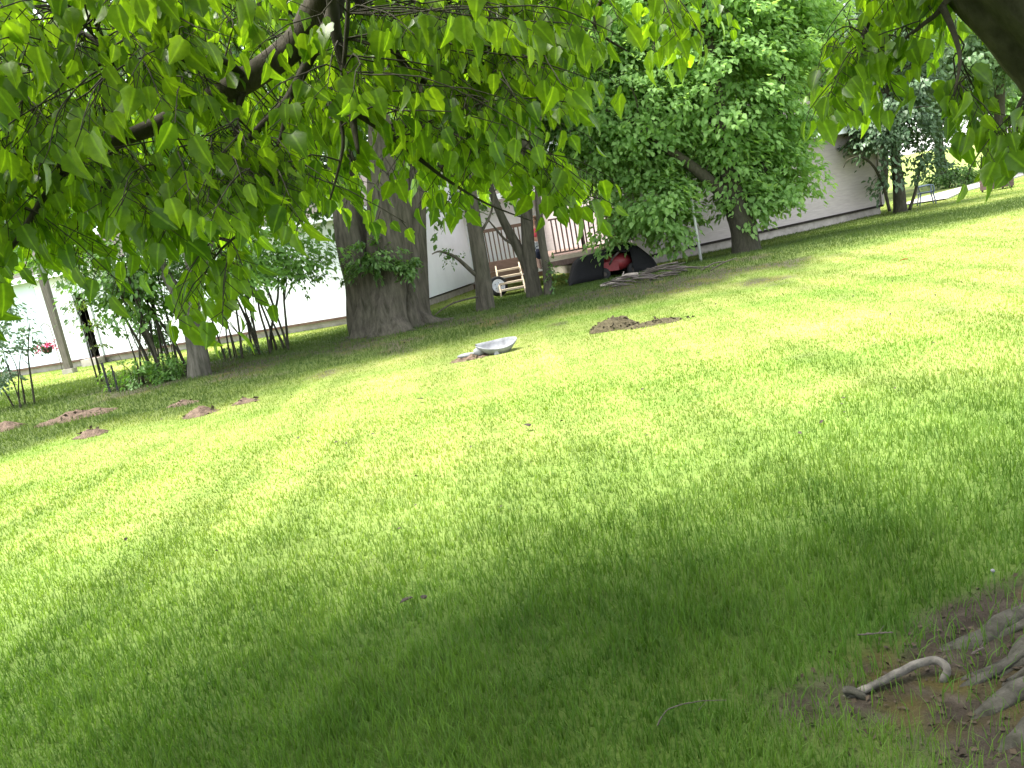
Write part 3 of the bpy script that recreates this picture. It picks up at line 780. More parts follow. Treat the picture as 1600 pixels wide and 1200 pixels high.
# corner post and grey porch post
pp_ = thing('porch_post', 'grey weathered post standing before the blue-tinted shaded wall', 'post', gb(110, 583))
q = G(110, 583); mb = MB(); hgt = 2.75
mb.box((0, 0, hgt/2-.1), (.17, .17, hgt+.2), None, .006); mb.build('shaft', M['post'], pp_)
mb = MB(); mb.box((0, 0, hgt+.05), (.26, .26, .07)); mb.build('cap', M['post'], pp_)
mb = MB(); mb.box((0, 0, .05), (.28, .28, .16)); mb.build('footing', M['foundation'], pp_)
# hanging basket on a hook
q = D(72, 540, 22.6); gz = H1(q.x, q.y)
hk = thing('basket_hook', 'thin dark crook pole holding the pink flower basket', 'hook', (q.x+.25, q.y, gz))
mb = MB(); hz_ = q.z-gz
mb.tube([(.0, 0, -.1), (0, 0, hz_*.7), (0, 0, hz_+.42), (-.06, 0, hz_+.56), (-.16, 0, hz_+.6), (-.24, 0, hz_+.54), (-.25, 0, hz_+.45)], [.012]*7, 6, None, 3)
mb.build('pole', M['stick'], hk)
bk = thing('flower_basket', 'pink flowers in a dark hanging basket before the pale wall', 'flower basket', (q.x, q.y, q.z-.12))
mb = MB(); mb.lathe([(.001, -.10), (.09, -.1), (.15, .05), (.155, .07), (.13, .06), (.001, .05)], 16); mb.build('pot', M['blackmetal'], bk)
mb = MB()
for k in range(3):
    a = k*2.1; mb.tube([(.14*math.cos(a), .14*math.sin(a), .06), (0, 0, .56)], [.004, .004], 4)
mb.build('hanger', M['blackmetal'], bk)
fp = rng.normal(size=(160, 3))*np.array([.15, .12, .05])+np.array([0, 0, .11]); fp[:, 2] -= .6*np.maximum(np.hypot(fp[:, 0], fp[:, 1])-.18, 0)
leaf_cloud('blossom', RHOMB, fp, rng.normal(size=(160, 3)), rng.normal(size=(160, 3))+np.array([0, -.4, .6]), np.full(160, .07), rng.random(160), M['flower'], bk)

# recessed white wing behind the deck
B0, B1 = (-2.6, 25.75), (5.2, 27.2)
wr, L2 = house_root('white_wing', 'recessed white house wing with a small window behind the slender trunk', B0, B1)
zb = .16
bx('foundation', 'foundation', wr, .05, L2-.05, .08, 5.9, -.3, zb-.04)
bx('skirting_board', 'brownskirt', wr, 0, L2, -.015, .079, -.02, zb-.003)
bx('core_wall', 'white', wr, .02, L2-.02, .1, 5.9, zb, 2.7)
for i in range(11):
    z1_ = zb+i*.23
    mb = MB(); mb.box((L2/2, .05, z1_+.115), (L2, .03, .245), (.06, 0, 0)); mb.build('siding_board', M['white'], wr)
exb = (Vector((*B1, 0))-Vector((*B0, 0))).normalized()
r = ray(703, 392); nb = Vector((-exb.y, exb.x, 0)); tt = (Vector((*B0, 0))-Vector((0, 0, CAM_H))).dot(nb)/r.dot(nb); pw = Vector((0, 0, CAM_H))+r*tt
window(wr, (pw-Vector((*B0, 0))).dot(exb), pw.z, .52, .80, 0.0)
mb = MB(); xw = (pw-Vector((*B0, 0))).dot(exb)+.85; mb.tube([(xw, -.06, 0), (xw, -.06, 2.6)], [.018, .018], 6); mb.build('conduit', M['post'], wr)
gable(wr, 0, L2, 0, 5.9, 2.72, 1.1)
# white corner board in front (end of a trellis-like post)
q = G(657, 482); cp = thing('corner_post', 'short white post between the old trunk and the recessed wall', 'post', (q.x, q.y, q.z))
mb = MB(); mb.box((0, 0, .55), (.17, .17, 1.3)); mb.build('shaft', M['white'], cp)
mb = MB(); mb.box((0, 0, 1.22), (.23, .23, .05)); mb.build('cap', M['white'], cp)

# grey house on the right
C0, C1 = (3.9, 21.9), (12.75, 25.95)
gr, L3 = house_root('grey_house', 'grey lap-sided house wall behind the bushy tree', C0, C1)
zc = .30
bx('foundation', 'foundation', gr, .05, L3-.05, .09, 6.9, -.3, zc-.05)
bx('base_trim', 'dark', gr, 0, L3, .0, .089, zc-.07, zc-.004)
bx('core_wall', 'grey', gr, .02, L3-.02, .1, 6.9, zc, 2.7)
for i in range(10):
    z1_ = zc+i*.24
    mb = MB(); mb.box((L3/2, .045, z1_+.12), (L3, .028, .262), (.085, 0, 0)); mb.build('siding_board', M['grey'], gr)
bx('corner_trim', 'grey', gr, L3-.10, L3+.02, -.03, .099, zc, 2.7)
gable(gr, 0, L3, 0, 6.9, 2.72, 1.5)

# ------------------------------------------------------------------ deck
dk = thing('deck', 'raised brown wooden deck with railings in front of the white wing', 'deck', (0, 20.4, 0))
oy = 20.4
FZ = .78
def dbx(name, m, x0, x1, y0, y1, z0, z1, par=None):
    mb = MB(); mb.box(((x0+x1)/2, (y0+y1)/2-oy, (z0+z1)/2), (x1-x0, y1-y0, z1-z0)); return mb.build(name, M[m], par or dk)
XL, XM, XR, YF, YR, YB = -.15, 1.28, 3.55, 20.4, 22.2, 25.6
y = YF+.03
while y < YB-.1:
    dbx('floor_board', 'wood_pale' if y < YF+.1 else 'wood', XL if y > YR else XM, XR, y, y+.135, FZ-.035, FZ); y += .145
dbx('rim_board', 'wood_pale', XM, XR-.35, YF-.012, YF+.026, FZ-.10, FZ+.005)
dbx('rim_board', 'wood', XM, XR, YF-.008, YF+.022, FZ-.24, FZ-.104)
dbx('rim_board', 'wood_rim', XL, XM-.002, YR-.04, YR-.002, FZ-.16, FZ+.10)
dbx('rim_board', 'wood_rim', XL, XM-.002, YR-.036, YR-.004, FZ-.36, FZ-.165)
dbx('rim_board', 'wood', XM-.04, XM-.002, YF+.03, YR-.042, FZ-.24, FZ-.002)
for (x, y) in ((XL+.05, YR+.06), (XM+.06, YF+.09), ((XM+XR)/2, YF+.09), (XR-.06, YF+.09), (XR-.06, 23), (XL+.05, 24.5)):
    dbx('post', 'wood', x-.045, x+.045, y-.045, y+.045, -.15, FZ+.96)
RT = FZ+.90
dbx('top_rail', 'wood_rim', XL, XM-.25, YR-.01, YR+.08, RT, RT+.09)
dbx('top_rail', 'wood', XM+.35, XR, YF+.02, YF+.11, RT, RT+.04)
dbx('bottom_rail', 'wood', XM+.35, XR, YF+.04, YF+.09, FZ+.06, FZ+.10)
dbx('top_rail', 'wood', XR-.11, XR-.02, YF+.12, YB, RT, RT+.04)
x = XL+.14
while x < XM-.28:
    dbx('baluster', 'wood', x, x+.035, YR+.012, YR+.05, FZ+.1, RT); x += .115
x = XM+.4
while x < XR-.12:
    dbx('baluster', 'wood', x, x+.035, YF+.045, YF+.085, FZ+.10, RT); x += .115
y = YF+.25
while y < YB:
    dbx('baluster', 'wood', XR-.085, XR-.05, y, y+.035, FZ, RT); y += .13
# steps
stp = thing('deck_steps', 'pale open wooden steps leading up to the deck', 'steps', (.46, 21.0, 0))
for k in range(4):
    mb = MB(); mb.box((0, -.12+.27*k, .16+.155*k), (.60, .25, .045)); mb.build('tread', M['wood_pale'], stp)
for sx in (-1, 1):
    mb = MB(); mb.add([(sx*.32-.02, -.36, -.05), (sx*.32-.02, -.10, -.05), (sx*.32-.02, 1.08, .58), (sx*.32-.02, 1.08, .76), (sx*.32-.02, -.36, .12),
                       (sx*.32+.02, -.36, -.05), (sx*.32+.02, -.10, -.05), (sx*.32+.02, 1.08, .58), (sx*.32+.02, 1.08, .76), (sx*.32+.02, -.36, .12)],
                      [(0, 1, 2, 3, 4), (9, 8, 7, 6, 5), (0, 5, 6, 1), (1, 6, 7, 2), (2, 7, 8, 3), (3, 8, 9, 4), (4, 9, 5, 0)])
    mb.build('stringer', M['wood_pale'], stp)
# wheel leaning at the steps
q = D(779, 452, 21.1)
wh = thing('spare_wheel', 'black tyre on a white wheel leaning beside the steps', 'wheel', (q.x-.0, q.y, .27), math.radians(25))
mb = MB(); mb.lathe([(.18, -.06), (.235, -.065), (.262, -.04), (.268, 0), (.262, .04), (.235, .065), (.18, .06)], 28, axis='y'); mb.build('tyre', M['tyre'], wh)
mb = MB(); mb.lathe([(.001, -.03), (.05, -.045), (.06, -.02), (.14, -.015), (.165, -.05), (.183, -.055), (.183, .05), (.001, .03)], 28, axis='y'); rim = mb.build('rim', M['hub'], wh)
for k in range(5):
    a = k*2*math.pi/5; mb = MB(); mb.blob((.09*math.cos(a), -.022, .09*math.sin(a)), (.012, .01, .012), 8, 5, 0); mb.build('lug_nut', M['blackmetal'], rim)
wh.rotation_euler = (math.radians(-12), 0, math.radians(20))
# red machine under a black tarp
mw = thing('red_mower', 'red ride-on mower half hidden under the black tarp', 'mower', (3.05, 19.75, H1(3, 19.75)))
mb = MB(); mb.blob((0, 0, .36), (.40, .30, .22), 16, 10, .05); mb.build('hood', M['red'], mw)
mb = MB(); mb.box((-.25, -.05, .30), (.5, .5, .22), None, .01); mb.build('body', M['red'], mw)
for sx, sy in ((-.38, -.28), (.34, -.28), (-.38, .3), (.34, .3)):
    mb = MB(); mb.lathe([(.06, -.06), (.13, -.07), (.16, 0), (.13, .07), (.06, .06)], 18, (sx, sy, .14), 'y'); wv = mb.build('wheel', M['tyre'], mw)
    mb = MB(); mb.lathe([(.001, -.04), (.07, -.05), (.07, .05), (.001, .04)], 14, (sx, sy, .14), 'y'); mb.build('rim', M['stick'], wv)
mb = MB(); mb.tube([(-.25, -.26, .3), (-.12, -.36, .50), (.05, -.36, .62)], [.025]*3, 6); mb.build('handle', M['stick'], mw)
# tarp sheet: a draped grid over the machine, open at the front
nu, nv_ = 46, 26
vs = []
for j in range(nv_):
    for i in range(nu):
        u = i/(nu-1); v = j/(nv_-1)
        x = -1.25+2.25*u; yy = -.42+1.1*v
        top = .66+.08*math.sin(2.2*x+1)-.10*max(0, x-.2)**2
        ex_ = max(0, x-.45)/.55; el = max(0, -x-.8)/.45; eb = max(0, yy-.25)/.43
        ef = max(0, -.15-yy)/.27
        z = top*(1-min(1, ex_)**1.6)*(1-min(1, eb)**2)*(1-.9*min(1, el)**2)
        if x > .32 or x < -.38: z *= (1-.97*min(1, ef)**1.5)
        else: z -= .16*ef*top*(1+.5*math.sin(9*x))
        z += .05*(float(fbm(x*3, yy*3, 3.))-.5)*2
        vs.append((x+.03*math.sin(7*z+3*yy), yy, max(z, .0)+.01))
fs = [(j*nu+i, j*nu+i+1, (j+1)*nu+i+1, (j+1)*nu+i) for j in range(nv_-1) for i in range(nu-1)]
mb = MB(); mb.add(vs, fs, True)
tp = mb.build('tarp', M['tarp']); tp.location = (3.05, 19.75, H1(3, 19.75)); so_m = tp.modifiers.new('thickness', 'SOLIDIFY'); so_m.thickness = .008
tag(tp, 'crumpled black tarp draped over the red mower by the deck', 'tarp')
# brush pile and pale log
bp = gb(1030, 436)
br = thing('brush_pile', 'low grey pile of dead sticks under the bushy tree', 'brush pile', bp)
rs = random.Random(3)
for k in range(26):
    a = rs.uniform(-.45, .45)+(math.pi if rs.random() < .5 else 0); ln = rs.uniform(.35, 1.0)
    c = Vector((rs.gauss(0, .6), rs.gauss(.15, .25), 0)); hmax = .26*math.exp(-(c.x/1.0)**2-((c.y-.15)/.4)**2)
    c.z = rs.uniform(.02, max(.05, hmax))
    d = Vector((math.cos(a), math.sin(a)*.6, rs.uniform(-.25, .3)))*ln*.5
    lo = min(c.z-d.z, c.z+d.z)
    if lo < -.02: c.z -= lo
    m_ = c+Vector((rs.uniform(-.05, .05), rs.uniform(-.05, .05), rs.uniform(0, .06)))
    mb = MB(); mb.tube([c-d, m_, c+d], [rs.uniform(.012, .03), .014, .007], 5, None, 2); mb.build('stick', M['stick'], br)
mb = MB(); l0, l1 = G(938, 447, .03), G(997, 428, .14)
mb.tube([l0, l0.lerp(l1, .35)+Vector((0, 0, -.02)), l0.lerp(l1, .7)+Vector((0, 0, .03)), l1], [.03, .045, .05, .03], 8, None, 4)
mb.tube([l0.lerp(l1, .55), l0.lerp(l1, .55)+Vector((.1, .1, .14))], [.02, .008], 5)
lg = mb.build('pale_log', M['log'], None, l0); lg.location = l0
tag(lg, 'pale bleached fallen branch leaning on the brush pile', 'log')
# white pole
pb = gb(1096, 409)
wp = thing('white_pole', 'thin white upright pole beside the bushy tree', 'pole', pb)
mb = MB(); mb.tube([(0, 0, -.1), (-.02, 0, .8), (-.03, 0, 1.62)], [.035, .033, .033], 10); mb.build('pipe', M['pvc'], wp)
mb = MB(); mb.lathe([(.001, 0), (.04, 0), (.04, .05), (.001, .055)], 12, (-.03, 0, 1.615)); mb.build('cap', M['pvc'], wp)

# ------------------------------------------------------------------ person on the deck
def skin_mesh(name, verts, edges, m, parent, sub=2, root=0):
    me = bpy.data.meshes.new(name); me.from_pydata([v[0] for v in verts], edges, []); me.update()
    o = obj(name, me, m, parent)
    md = o.modifiers.new('skin', 'SKIN'); md.use_smooth_shade = True
    sv = me.skin_vertices[0].data
    for i, v in enumerate(verts): sv[i].radius = v[1] if isinstance(v[1], tuple) else (v[1], v[1]); sv[i].use_root = (i == root)
    s = o.modifiers.new('sub', 'SUBSURF'); s.levels = sub; s.render_levels = sub
    return o
pq = D(843, 395, 21.0)
per = thing('person', 'small person in a coral red top and pale trousers standing on the deck', 'person', (pq.x, pq.y, FZ), math.radians(-25))
V_ = [((0, 0, .52), (.085, .07)), ((0, 0, .62), (.08, .065)), ((0, 0, .74), (.09, .065)), ((0, 0, .82), (.055, .045)), ((0, 0, .875), (.032, .032)),
      ((0, -.01, .94), (.062, .066)), ((0, -.015, 1.02), (.068, .075)), ((0, 0, 1.07), (.045, .05)), ((0, -.085, .985), (.012, .012))]
E_ = [(0, 1), (1, 2), (2, 3), (3, 4), (4, 5), (5, 6), (6, 7), (6, 8)]
for s in (-1, 1):
    o = len(V_)
    V_ += [((s*.11, 0, .79), .036), ((s*.16, .02, .65), .030), ((s*.13, -.09, .53), .024), ((s*.125, -.13, .50), (.024, .013))]
    E_ += [(3, o), (o, o+1), (o+1, o+2), (o+2, o+3)]
    for k in range(4):
        f0 = len(V_); fx = (k-1.5)*.012
        V_ += [((s*.125+fx, -.155, .485), .0062), ((s*.125+fx, -.172, .465-.003*abs(k-1)), .005)]
        E_ += [(o+3, f0), (f0, f0+1)]
    f0 = len(V_); V_ += [((s*.098, -.135, .492), .0062), ((s*.088, -.15, .48), .005)]; E_ += [(o+2, f0), (f0, f0+1)]
    o = len(V_)
    V_ += [((s*.055, 0, .47), .062), ((s*.06, -.01, .27), .045), ((s*.06, .01, .06), .028), ((s*.062, -.04, .028), .026), ((s*.064, -.10, .022), .02)]
    E_ += [(0, o), (o, o+1), (o+1, o+2), (o+2, o+3), (o+3, o+4)]
body = skin_mesh('body', V_, E_, M['skin'], per)
skin_mesh('shirt', [((0, 0, .53), (.108, .09)), ((0, 0, .63), (.098, .084)), ((0, 0, .74), (.106, .082)), ((0, 0, .815), (.07, .058)), ((.11, 0, .79), .05), ((.15, .015, .68), .046), ((-.11, 0, .79), .05), ((-.15, .015, .68), .046)],
          [(0, 1), (1, 2), (2, 3), (3, 4), (4, 5), (3, 6), (6, 7)], M['shirt'], per)
skin_mesh('trousers', [((0, 0, .52), (.10, .082)), ((.056, 0, .45), .074), ((.062, -.01, .27), .058), ((.062, .01, .09), .048), ((-.056, 0, .45), .074), ((-.062, -.01, .27), .058), ((-.062, .01, .09), .048)],
          [(0, 1), (1, 2), (2, 3), (0, 4), (4, 5), (5, 6)], M['trousers'], per)
mb = MB(); mb.blob((0, .015, 1.035), (.082, .088, .075), 16, 10, .12, 4.); mb.blob((0, .06, .97), (.07, .05, .09), 12, 8, .12, 4.); mb.build('hair', M['hair'], per)
for s in (-1, 1):
    mb = MB(); mb.blob((s*.028, -.078, 1.005), (.010, .007, .008), 8, 6, 0); mb.build('eye', M['eye'], per)
bgp = D(842, 402, 20.75)
bag = thing('navy_bag', 'small navy bag on the deck at the person\'s feet', 'bag', (bgp.x+.02, bgp.y, FZ))
mb = MB(); mb.blob((0, 0, .13), (.11, .07, .14), 14, 10, .12, 3., 2.); mb.build('pouch', M['navy'], bag)
mb = MB(); mb.tube([(-.06, 0, .22), (-.05, 0, .32), (.05, 0, .32), (.06, 0, .22)], [.01]*4, 6, None, 3); mb.build('strap', M['navy'], bag)

# ------------------------------------------------------------------ lawn things
# broken white plastic tub lying on its side
tb = gb(772, 552)
tub = thing('plastic_tub', 'broken white plastic tub lying in dirt mid-lawn', 'tub', tb)
prof = [(.02, 0), (.16, .005), (.24, .03), (.29, .10), (.315, .15), (.325, .152), (.328, .14), (.30, .09), (.25, .018), (.16, -.012), (.001, -.014)]
mb = MB(); mb.lathe(prof, 30)
wv = [Vector(v) for v in mb.v]
rot_ = Euler((math.radians(14), math.radians(1), 0)).to_matrix()
mb.v = [tuple((rot_ @ Vector((v.x*(1+.05*math.sin(3*math.atan2(v.y, v.x))), v.y*.55, v.z*.75+.02*math.sin(2*math.atan2(v.y, v.x)+1))))+Vector((.05, 0, .03))) for v in wv]
mb.v = [(a*.92, b_*.92, c) for a, b_, c in mb.v]
mb.f = [f for k, f in enumerate(mb.f) if not (k % 30 in (13, 14, 15) and k//30 in (2, 3, 4, 5, 6))]; mb.smooth = [True]*len(mb.f)
mb.build('shell', M['plastic'], tub)
mb = MB(); mb.blob((-.36, -.03, .045), (.14, .05, .035), 14, 8, .2, 3., 1.); mb.blob((-.20, -.05, .07), (.08, .05, .06), 12, 8, .25, 3., 4.); mb.build('torn_flap', M['plastic'], tub)
mb = MB(); mb.add([(.0, -.17, .0), (.075, -.17, .0), (.045, -.15, .09), (.0, -.16, .0), (.03, -.13, .1)], [(0, 1, 2), (0, 2, 4)]); sp = mb.build('shard', M['plastic'], tub); md = sp.modifiers.new('t', 'SOLIDIFY'); md.thickness = .01

def mound(label, px, py, rx, ry, h, m, sd, bits=60):
    p = gb(px, py); rt = thing('dirt_mound', label, 'mound', (p[0], p[1], p[2]-.02), 0)
    n1, n2 = 9, 26; vs = [(0, 0, h*(.8+.4*float(fbm(sd, 1.5))))]; fs = []
    for j in range(1, n1):
        t = j/(n1-1)
        for i in range(n2):
            a = 2*math.pi*i/n2
            k = 1+.5*(float(fbm(math.cos(a)*1.6+sd, math.sin(a)*1.6, sd))-.5)*2
            x, y = rx*t*k*math.cos(a), ry*t*k*math.sin(a)
            z = h*(1-t**1.3)*(.3+1.4*float(fbm(x*7+sd, y*7, 1.)))+.07*(float(fbm(x*20+sd, y*20, 2.))-.5)*(1-t*t)
            if j == n1-1: z = -.05
            vs.append((x, y, z+H1(p[0]+x, p[1]+y)-p[2]))
    fs += [(0, 1+i, 1+(i+1) % n2) for i in range(n2)]
    for j in range(n1-2):
        for i in range(n2): fs.append((1+j*n2+i, 1+(j+1)*n2+i, 1+(j+1)*n2+(i+1) % n2, 1+j*n2+(i+1) % n2))
    mb = MB(); mb.add(vs, fs, True); mb.build('soil', M[m], rt)
    r = np.random.default_rng(int(sd*10)); 
    a = r.random(bits)*6.28; q = r.random(bits)**.6*1.15
    x, y = rx*q*np.cos(a), ry*q*np.sin(a)
    z = np.maximum(h*(1-np.minimum(q, 1)**1.5)*.9, 0)+height(p[0]+x, p[1]+y)-p[2]
    pos = np.stack([x, y, z], -1); d = r.normal(size=(bits, 3)); d[:, 2] = np.abs(d[:, 2])*.3
    lo = leaf_cloud('clippings', RHOMB, pos, d, r.normal(size=(bits, 3)), r.uniform(.03, .08, bits), r.random(bits), M['drygrass'], rt)
    lo['kind'] = 'stuff'
mound('brown mound of dead grass right of the broken tub', 960, 513, .42, .30, .19, 'drygrass', 1.3, 160)
mound('long flat brown streak trailing right of the dead grass mound', 1025, 506, .55, .22, .085, 'drygrass', 2.1, 80)
mound('brown earth patch under the broken white tub', 742, 558, .40, .22, .085, 'dirt', 3.7, 60)
mound('long pinkish dirt ridge at the left near the fence stakes', 122, 652, .62, .34, .13, 'dirt', 4.2, 50)
mound('small pinkish dirt heap below the long left ridge', 140, 681, .24, .18, .12, 'dirt', 5.9, 20)
mound('dirt heap cut by the left edge of the picture', 2, 672, .36, .24, .13, 'dirt', 6.4, 20)
mound('round dirt heap on the bank below the twin-stemmed trunk', 313, 648, .28, .20, .11, 'dirt', 7.7, 20)
mound('faint dirt patch just above the round dirt heap', 290, 631, .30, .18, .085, 'dirt', 8.8, 16)
mound('worn dirt patch on the bank left of the old trunk', 385, 628, .26, .17, .085, 'dirt', 9.3, 16)
# fence stakes
for i, (px, py, tx, ty, lab) in enumerate([(172, 613, 162, 566, 'taller black metal fence stake by the left dirt ridge'), (185, 612, 177, 570, 'thinner dark fence stake right of the black one')]):
    p = gb(px, py); top = D(tx, ty, p[1])
    s = thing('fence_stake', lab, 'stake', p, 0, 'fence stakes')
    mb = MB(); h = top.z-p[2]; wd = .03 if i == 0 else .02
    mb.box((0, 0, h/2-.1), (wd*1.5, .006, h+.2)); mb.box((0, wd*.5+.001, h/2-.1), (.006, wd, h+.198)); mb.build('bar', M['blackmetal'], s)
    for k in range(4):
        mb = MB(); mb.box((0, -.012, .15+k*.14), (.02, .016, .012)); mb.build('stud', M['blackmetal'], s)
# wooden box on far lawn
bb = gb(1558, 297)
wb = thing('wooden_box', 'dark low wooden box on the far right lawn by the path', 'box', bb, math.radians(4))
for k in range(3):
    for (yy) in (-.25, .25):
        mb = MB(); mb.box((0, yy, .13+k*.125), (.84, .03, .118)); mb.build('plank', M['boxwood'], wb)
    for xx in (-.405, .405):
        mb = MB(); mb.box((xx, 0, .13+k*.125), (.03, .465, .118)); mb.build('plank', M['boxwood'], wb)
for sx in (-1, 1):
    for sy in (-1, 1):
        mb = MB(); mb.box((sx*.37, sy*.215, .18), (.05, .036, .42)); mb.build('leg', M['boxwood'], wb)
mb = MB(); mb.box((.06, 0, .47), (.5, .44, .05), (0, -.08, 0)); mb.blob((.12, 0, .46), (.30, .2, .10), 12, 8, .3); mb.build('contents', M['dark'], wb)
# blue-grey chair
cb = gb(1448, 320)
ch = thing('garden_chair', 'blue-grey plastic garden chair right of the dark small tree', 'chair', cb, math.radians(70))
mb = MB(); mb.box((0, 0, .40), (.46, .44, .035), None, .004); mb.build('seat', M['bluegrey'], ch)
mb = MB(); mb.box((0, .25, .66), (.46, .03, .46), (-.2, 0, 0), .004); mb.build('backrest', M['bluegrey'], ch)
for sx in (-1, 1):
    for sy in (-1, 1):
        mb = MB(); mb.tube([(sx*.2, sy*.18, .385), (sx*.24, sy*.24, 0)], [.024, .018], 8); mb.build('leg', M['bluepale'], ch)
    mb = MB(); mb.tube([(sx*.24, -.2, .385), (sx*.245, -.19, .60), (sx*.245, .0, .62), (sx*.235, .26, .60)], [.02]*4, 8, None, 3); mb.build('armrest', M['bluepale'], ch)
# loose bits on the lawn
def loose_leaf(label, px, py, s, m, sd, yaw):
    p = G(px, py, .035); tv, tf = maple(sd)
    mb = MB(); mb.add([(x*s, (y-.5)*s, z*s*.9+.25*s) for x, y, z in tv], [tuple(f) for f in tf], True)
    o = mb.build('fallen_leaf', M[m]); o.location = p; o.rotation_euler = (.2, .15, yaw)
    md = o.modifiers.new('t', 'SOLIDIFY'); md.thickness = .002
    tag(o, label, 'leaf', 'loose leaves on the lawn')
loose_leaf('dark curled leaf lying alone in the middle of the lawn', 823, 667, .09, 'darkleaf', 3, .4)
loose_leaf('small orange leaf on the upper right lawn', 1411, 408, .13, 'orange', 4, 1.2)
loose_leaf('dark leaf scrap on the lower middle lawn', 634, 941, .07, 'darkleaf', 5, 2.2)
loose_leaf('dark leaf scrap beside the lower middle one', 662, 934, .05, 'darkleaf', 6, .2)
loose_leaf('dark leaf scrap on the left lawn below the dirt heaps', 655, 625, .08, 'darkleaf', 7, 1.)
def clover(label, px, py):
    p = G(px, py, .04); o = thing('clover_flower', label, 'flower', p, 0, 'white clover heads')
    mb = MB(); mb.blob((0, 0, .05), (.007, .007, .006), 10, 7, .25, 9.); mb.build('head', M['plastic'], o)
    mb = MB(); mb.tube([(0, 0, -.05), (.004, 0, .0), (0, 0, .045)], [.0015]*3, 5); mb.build('stem', M['leaf_bright'], o)
clover('white clover head at the far right of the shaded grass', 1553, 912)
def stick(label, pts, r, m='stick', dz=.05):
    P = [G(x, y, dz+.012*k) for k, (x, y) in enumerate(pts)]
    mb = MB(); mb.tube(P, [r, r*.9, r*.7, r*.4][:len(P)], 6, lambda a, t: 1+.5*math.sin(31*t+a)+.3*math.sin(57*t), 6)
    q_ = P[0].lerp(P[-1], .6); mb.tube([q_, q_+Vector((.03, .02, .012))], [r*.5, r*.25], 5); o = mb.build('stick', M[m], None, P[0]); o.location = P[0]; tag(o, label, 'stick')
stick('thin bent dry stick lying in the foreground grass', [(1027, 1133), (1045, 1108), (1090, 1096), (1135, 1094)], .0022, 'stick')
stick('short pale stick at the edge of the bare earth', [(1340, 992), (1375, 989), (1395, 988)], .003, 'stick')
stick('pale chip of wood on the mossy root', [(1518, 1022), (1528, 1016), (1537, 1012)], .0035, 'stick', .12)

# ------------------------------------------------------------------ the near shade tree
NB = (3.1, 2.8, H1(3.1, 2.8))
nt_ = thing('shade_tree', 'leafy shade tree at the right edge, its branches hanging overhead', 'tree', NB)
def flt(a, t): return 1+(.10*math.sin(5*a+1)+.05*math.sin(9*a))*(1-.5*t)
mb = MB(); mb.tube([(3.1, 2.8, -.3), (3.08, 2.8, .1), (2.95, 2.8, .5), (2.72, 2.8, .95), (2.36, 2.8, 1.5), (2.07, 2.8, 1.9), (1.82, 2.8, 2.22), (1.45, 2.88, 2.75), (1.05, 3.0, 3.2)],
                   [.62, .46, .35, .30, .25, .20, .19, .17, .15], 60, flt, 14)
_v = np.array(mb.v); _n = len(_v)//60; _c = np.repeat(_v.reshape(_n, 60, 3).mean(1), 60, 0)
_a = np.tile(np.arange(60)/60*2*math.pi, _n); _l = np.repeat(np.arange(_n)*.035, 60)
_rid = np.abs(fbm(np.cos(_a)*7, np.sin(_a)*7, _l*1.6, 3)-.5)*2
_v = _c+(_v-_c)*(1+.16*(_rid-.3)+.03*(vnoise(np.cos(_a)*16, np.sin(_a)*16, _l*14)-.5))[:, None]
mb.v = [tuple(v) for v in _v]; mb.build('trunk', M['bark'], nt_, NB)
def branch(pts, rad, n=8, sub=4, m='bark_dark'):
    mb = MB(); mb.tube(pts, rad, n, None, sub); mb.build('branch', M[m], nt_, NB)
    return pts, rad
BR = []
BR.append(branch([(1.05, 3.0, 3.2), (.55, 3.1, 3.55), (.1, 3.2, 3.5), (-.2, 3.2, 3.1), up(508, -25, 3.2), up(492, 20, 3.2), up(460, 70, 3.2), up(385, 125, 3.15), up(310, 165, 3.1), up(210, 210, 3.05), up(140, 222, 3.0), up(70, 205, 2.95), up(0, 190, 2.9), up(-130, 175, 2.8)],
          [.145, .125, .105, .08, .062, .056, .052, .046, .038, .027, .022, .02, .018, .01], 14, 5, 'bark'))
BR.append(branch([(-.1, 3.2, 3.35), up(530, -60, 3.1), up(522, 20, 3.1), up(490, 80, 3.05), up(448, 157, 3.0), up(395, 210, 2.95), up(340, 273, 2.9), up(245, 297, 2.85), up(170, 330, 2.8)], [.06, .034, .03, .021, .016, .013, .010, .007, .004]))
BR.append(branch([(.0, 3.2, 3.4), up(527, -70, 3.0), up(521, 15, 3.0), up(531, 80, 3.0), up(546, 133, 3.0), up(552, 190, 3.0), up(560, 240, 2.95)], [.05, .026, .022, .019, .017, .014, .005]))
BR.append(branch([(.3, 3.15, 3.55), up(520, -120, 3.3), up(560, 0, 3.3), up(590, 40, 3.3), up(625, 92, 3.3), up(657, 125, 3.3), up(692, 130, 3.3), up(735, 172, 3.3), up(768, 218, 3.35), up(810, 243, 3.4), up(880, 290, 3.4), up(940, 312, 3.45)], [.05, .03, .019, .017, .015, .013, .010, .008, .007, .006, .004, .002]))
BR.append(branch([up(552, 175, 3.0), up(580, 192, 3.05), up(622, 222, 3.1), up(660, 252, 3.15), up(700, 282, 3.2), up(760, 318, 3.2), up(830, 345, 3.2)], [.011, .011, .009, .008, .006, .004, .002]))
BR.append(branch([up(545, -20, 2.9), up(541, 60, 2.9), up(531, 165, 2.9), up(536, 230, 2.88), up(515, 315, 2.85)], [.009, .008, .007, .006, .003]))
BR.append(branch([up(140, 222, 3.0), up(110, 260, 2.8), up(80, 292, 2.7), up(45, 345, 2.65), up(15, 390, 2.6), up(-40, 440, 2.6)], [.014, .013, .011, .009, .007, .003]))
BR.append(branch([up(385, 125, 3.15), up(350, 95, 3.0), up(290, 94, 2.9), up(255, 100, 2.85)], [.016, .012, .009, .004]))
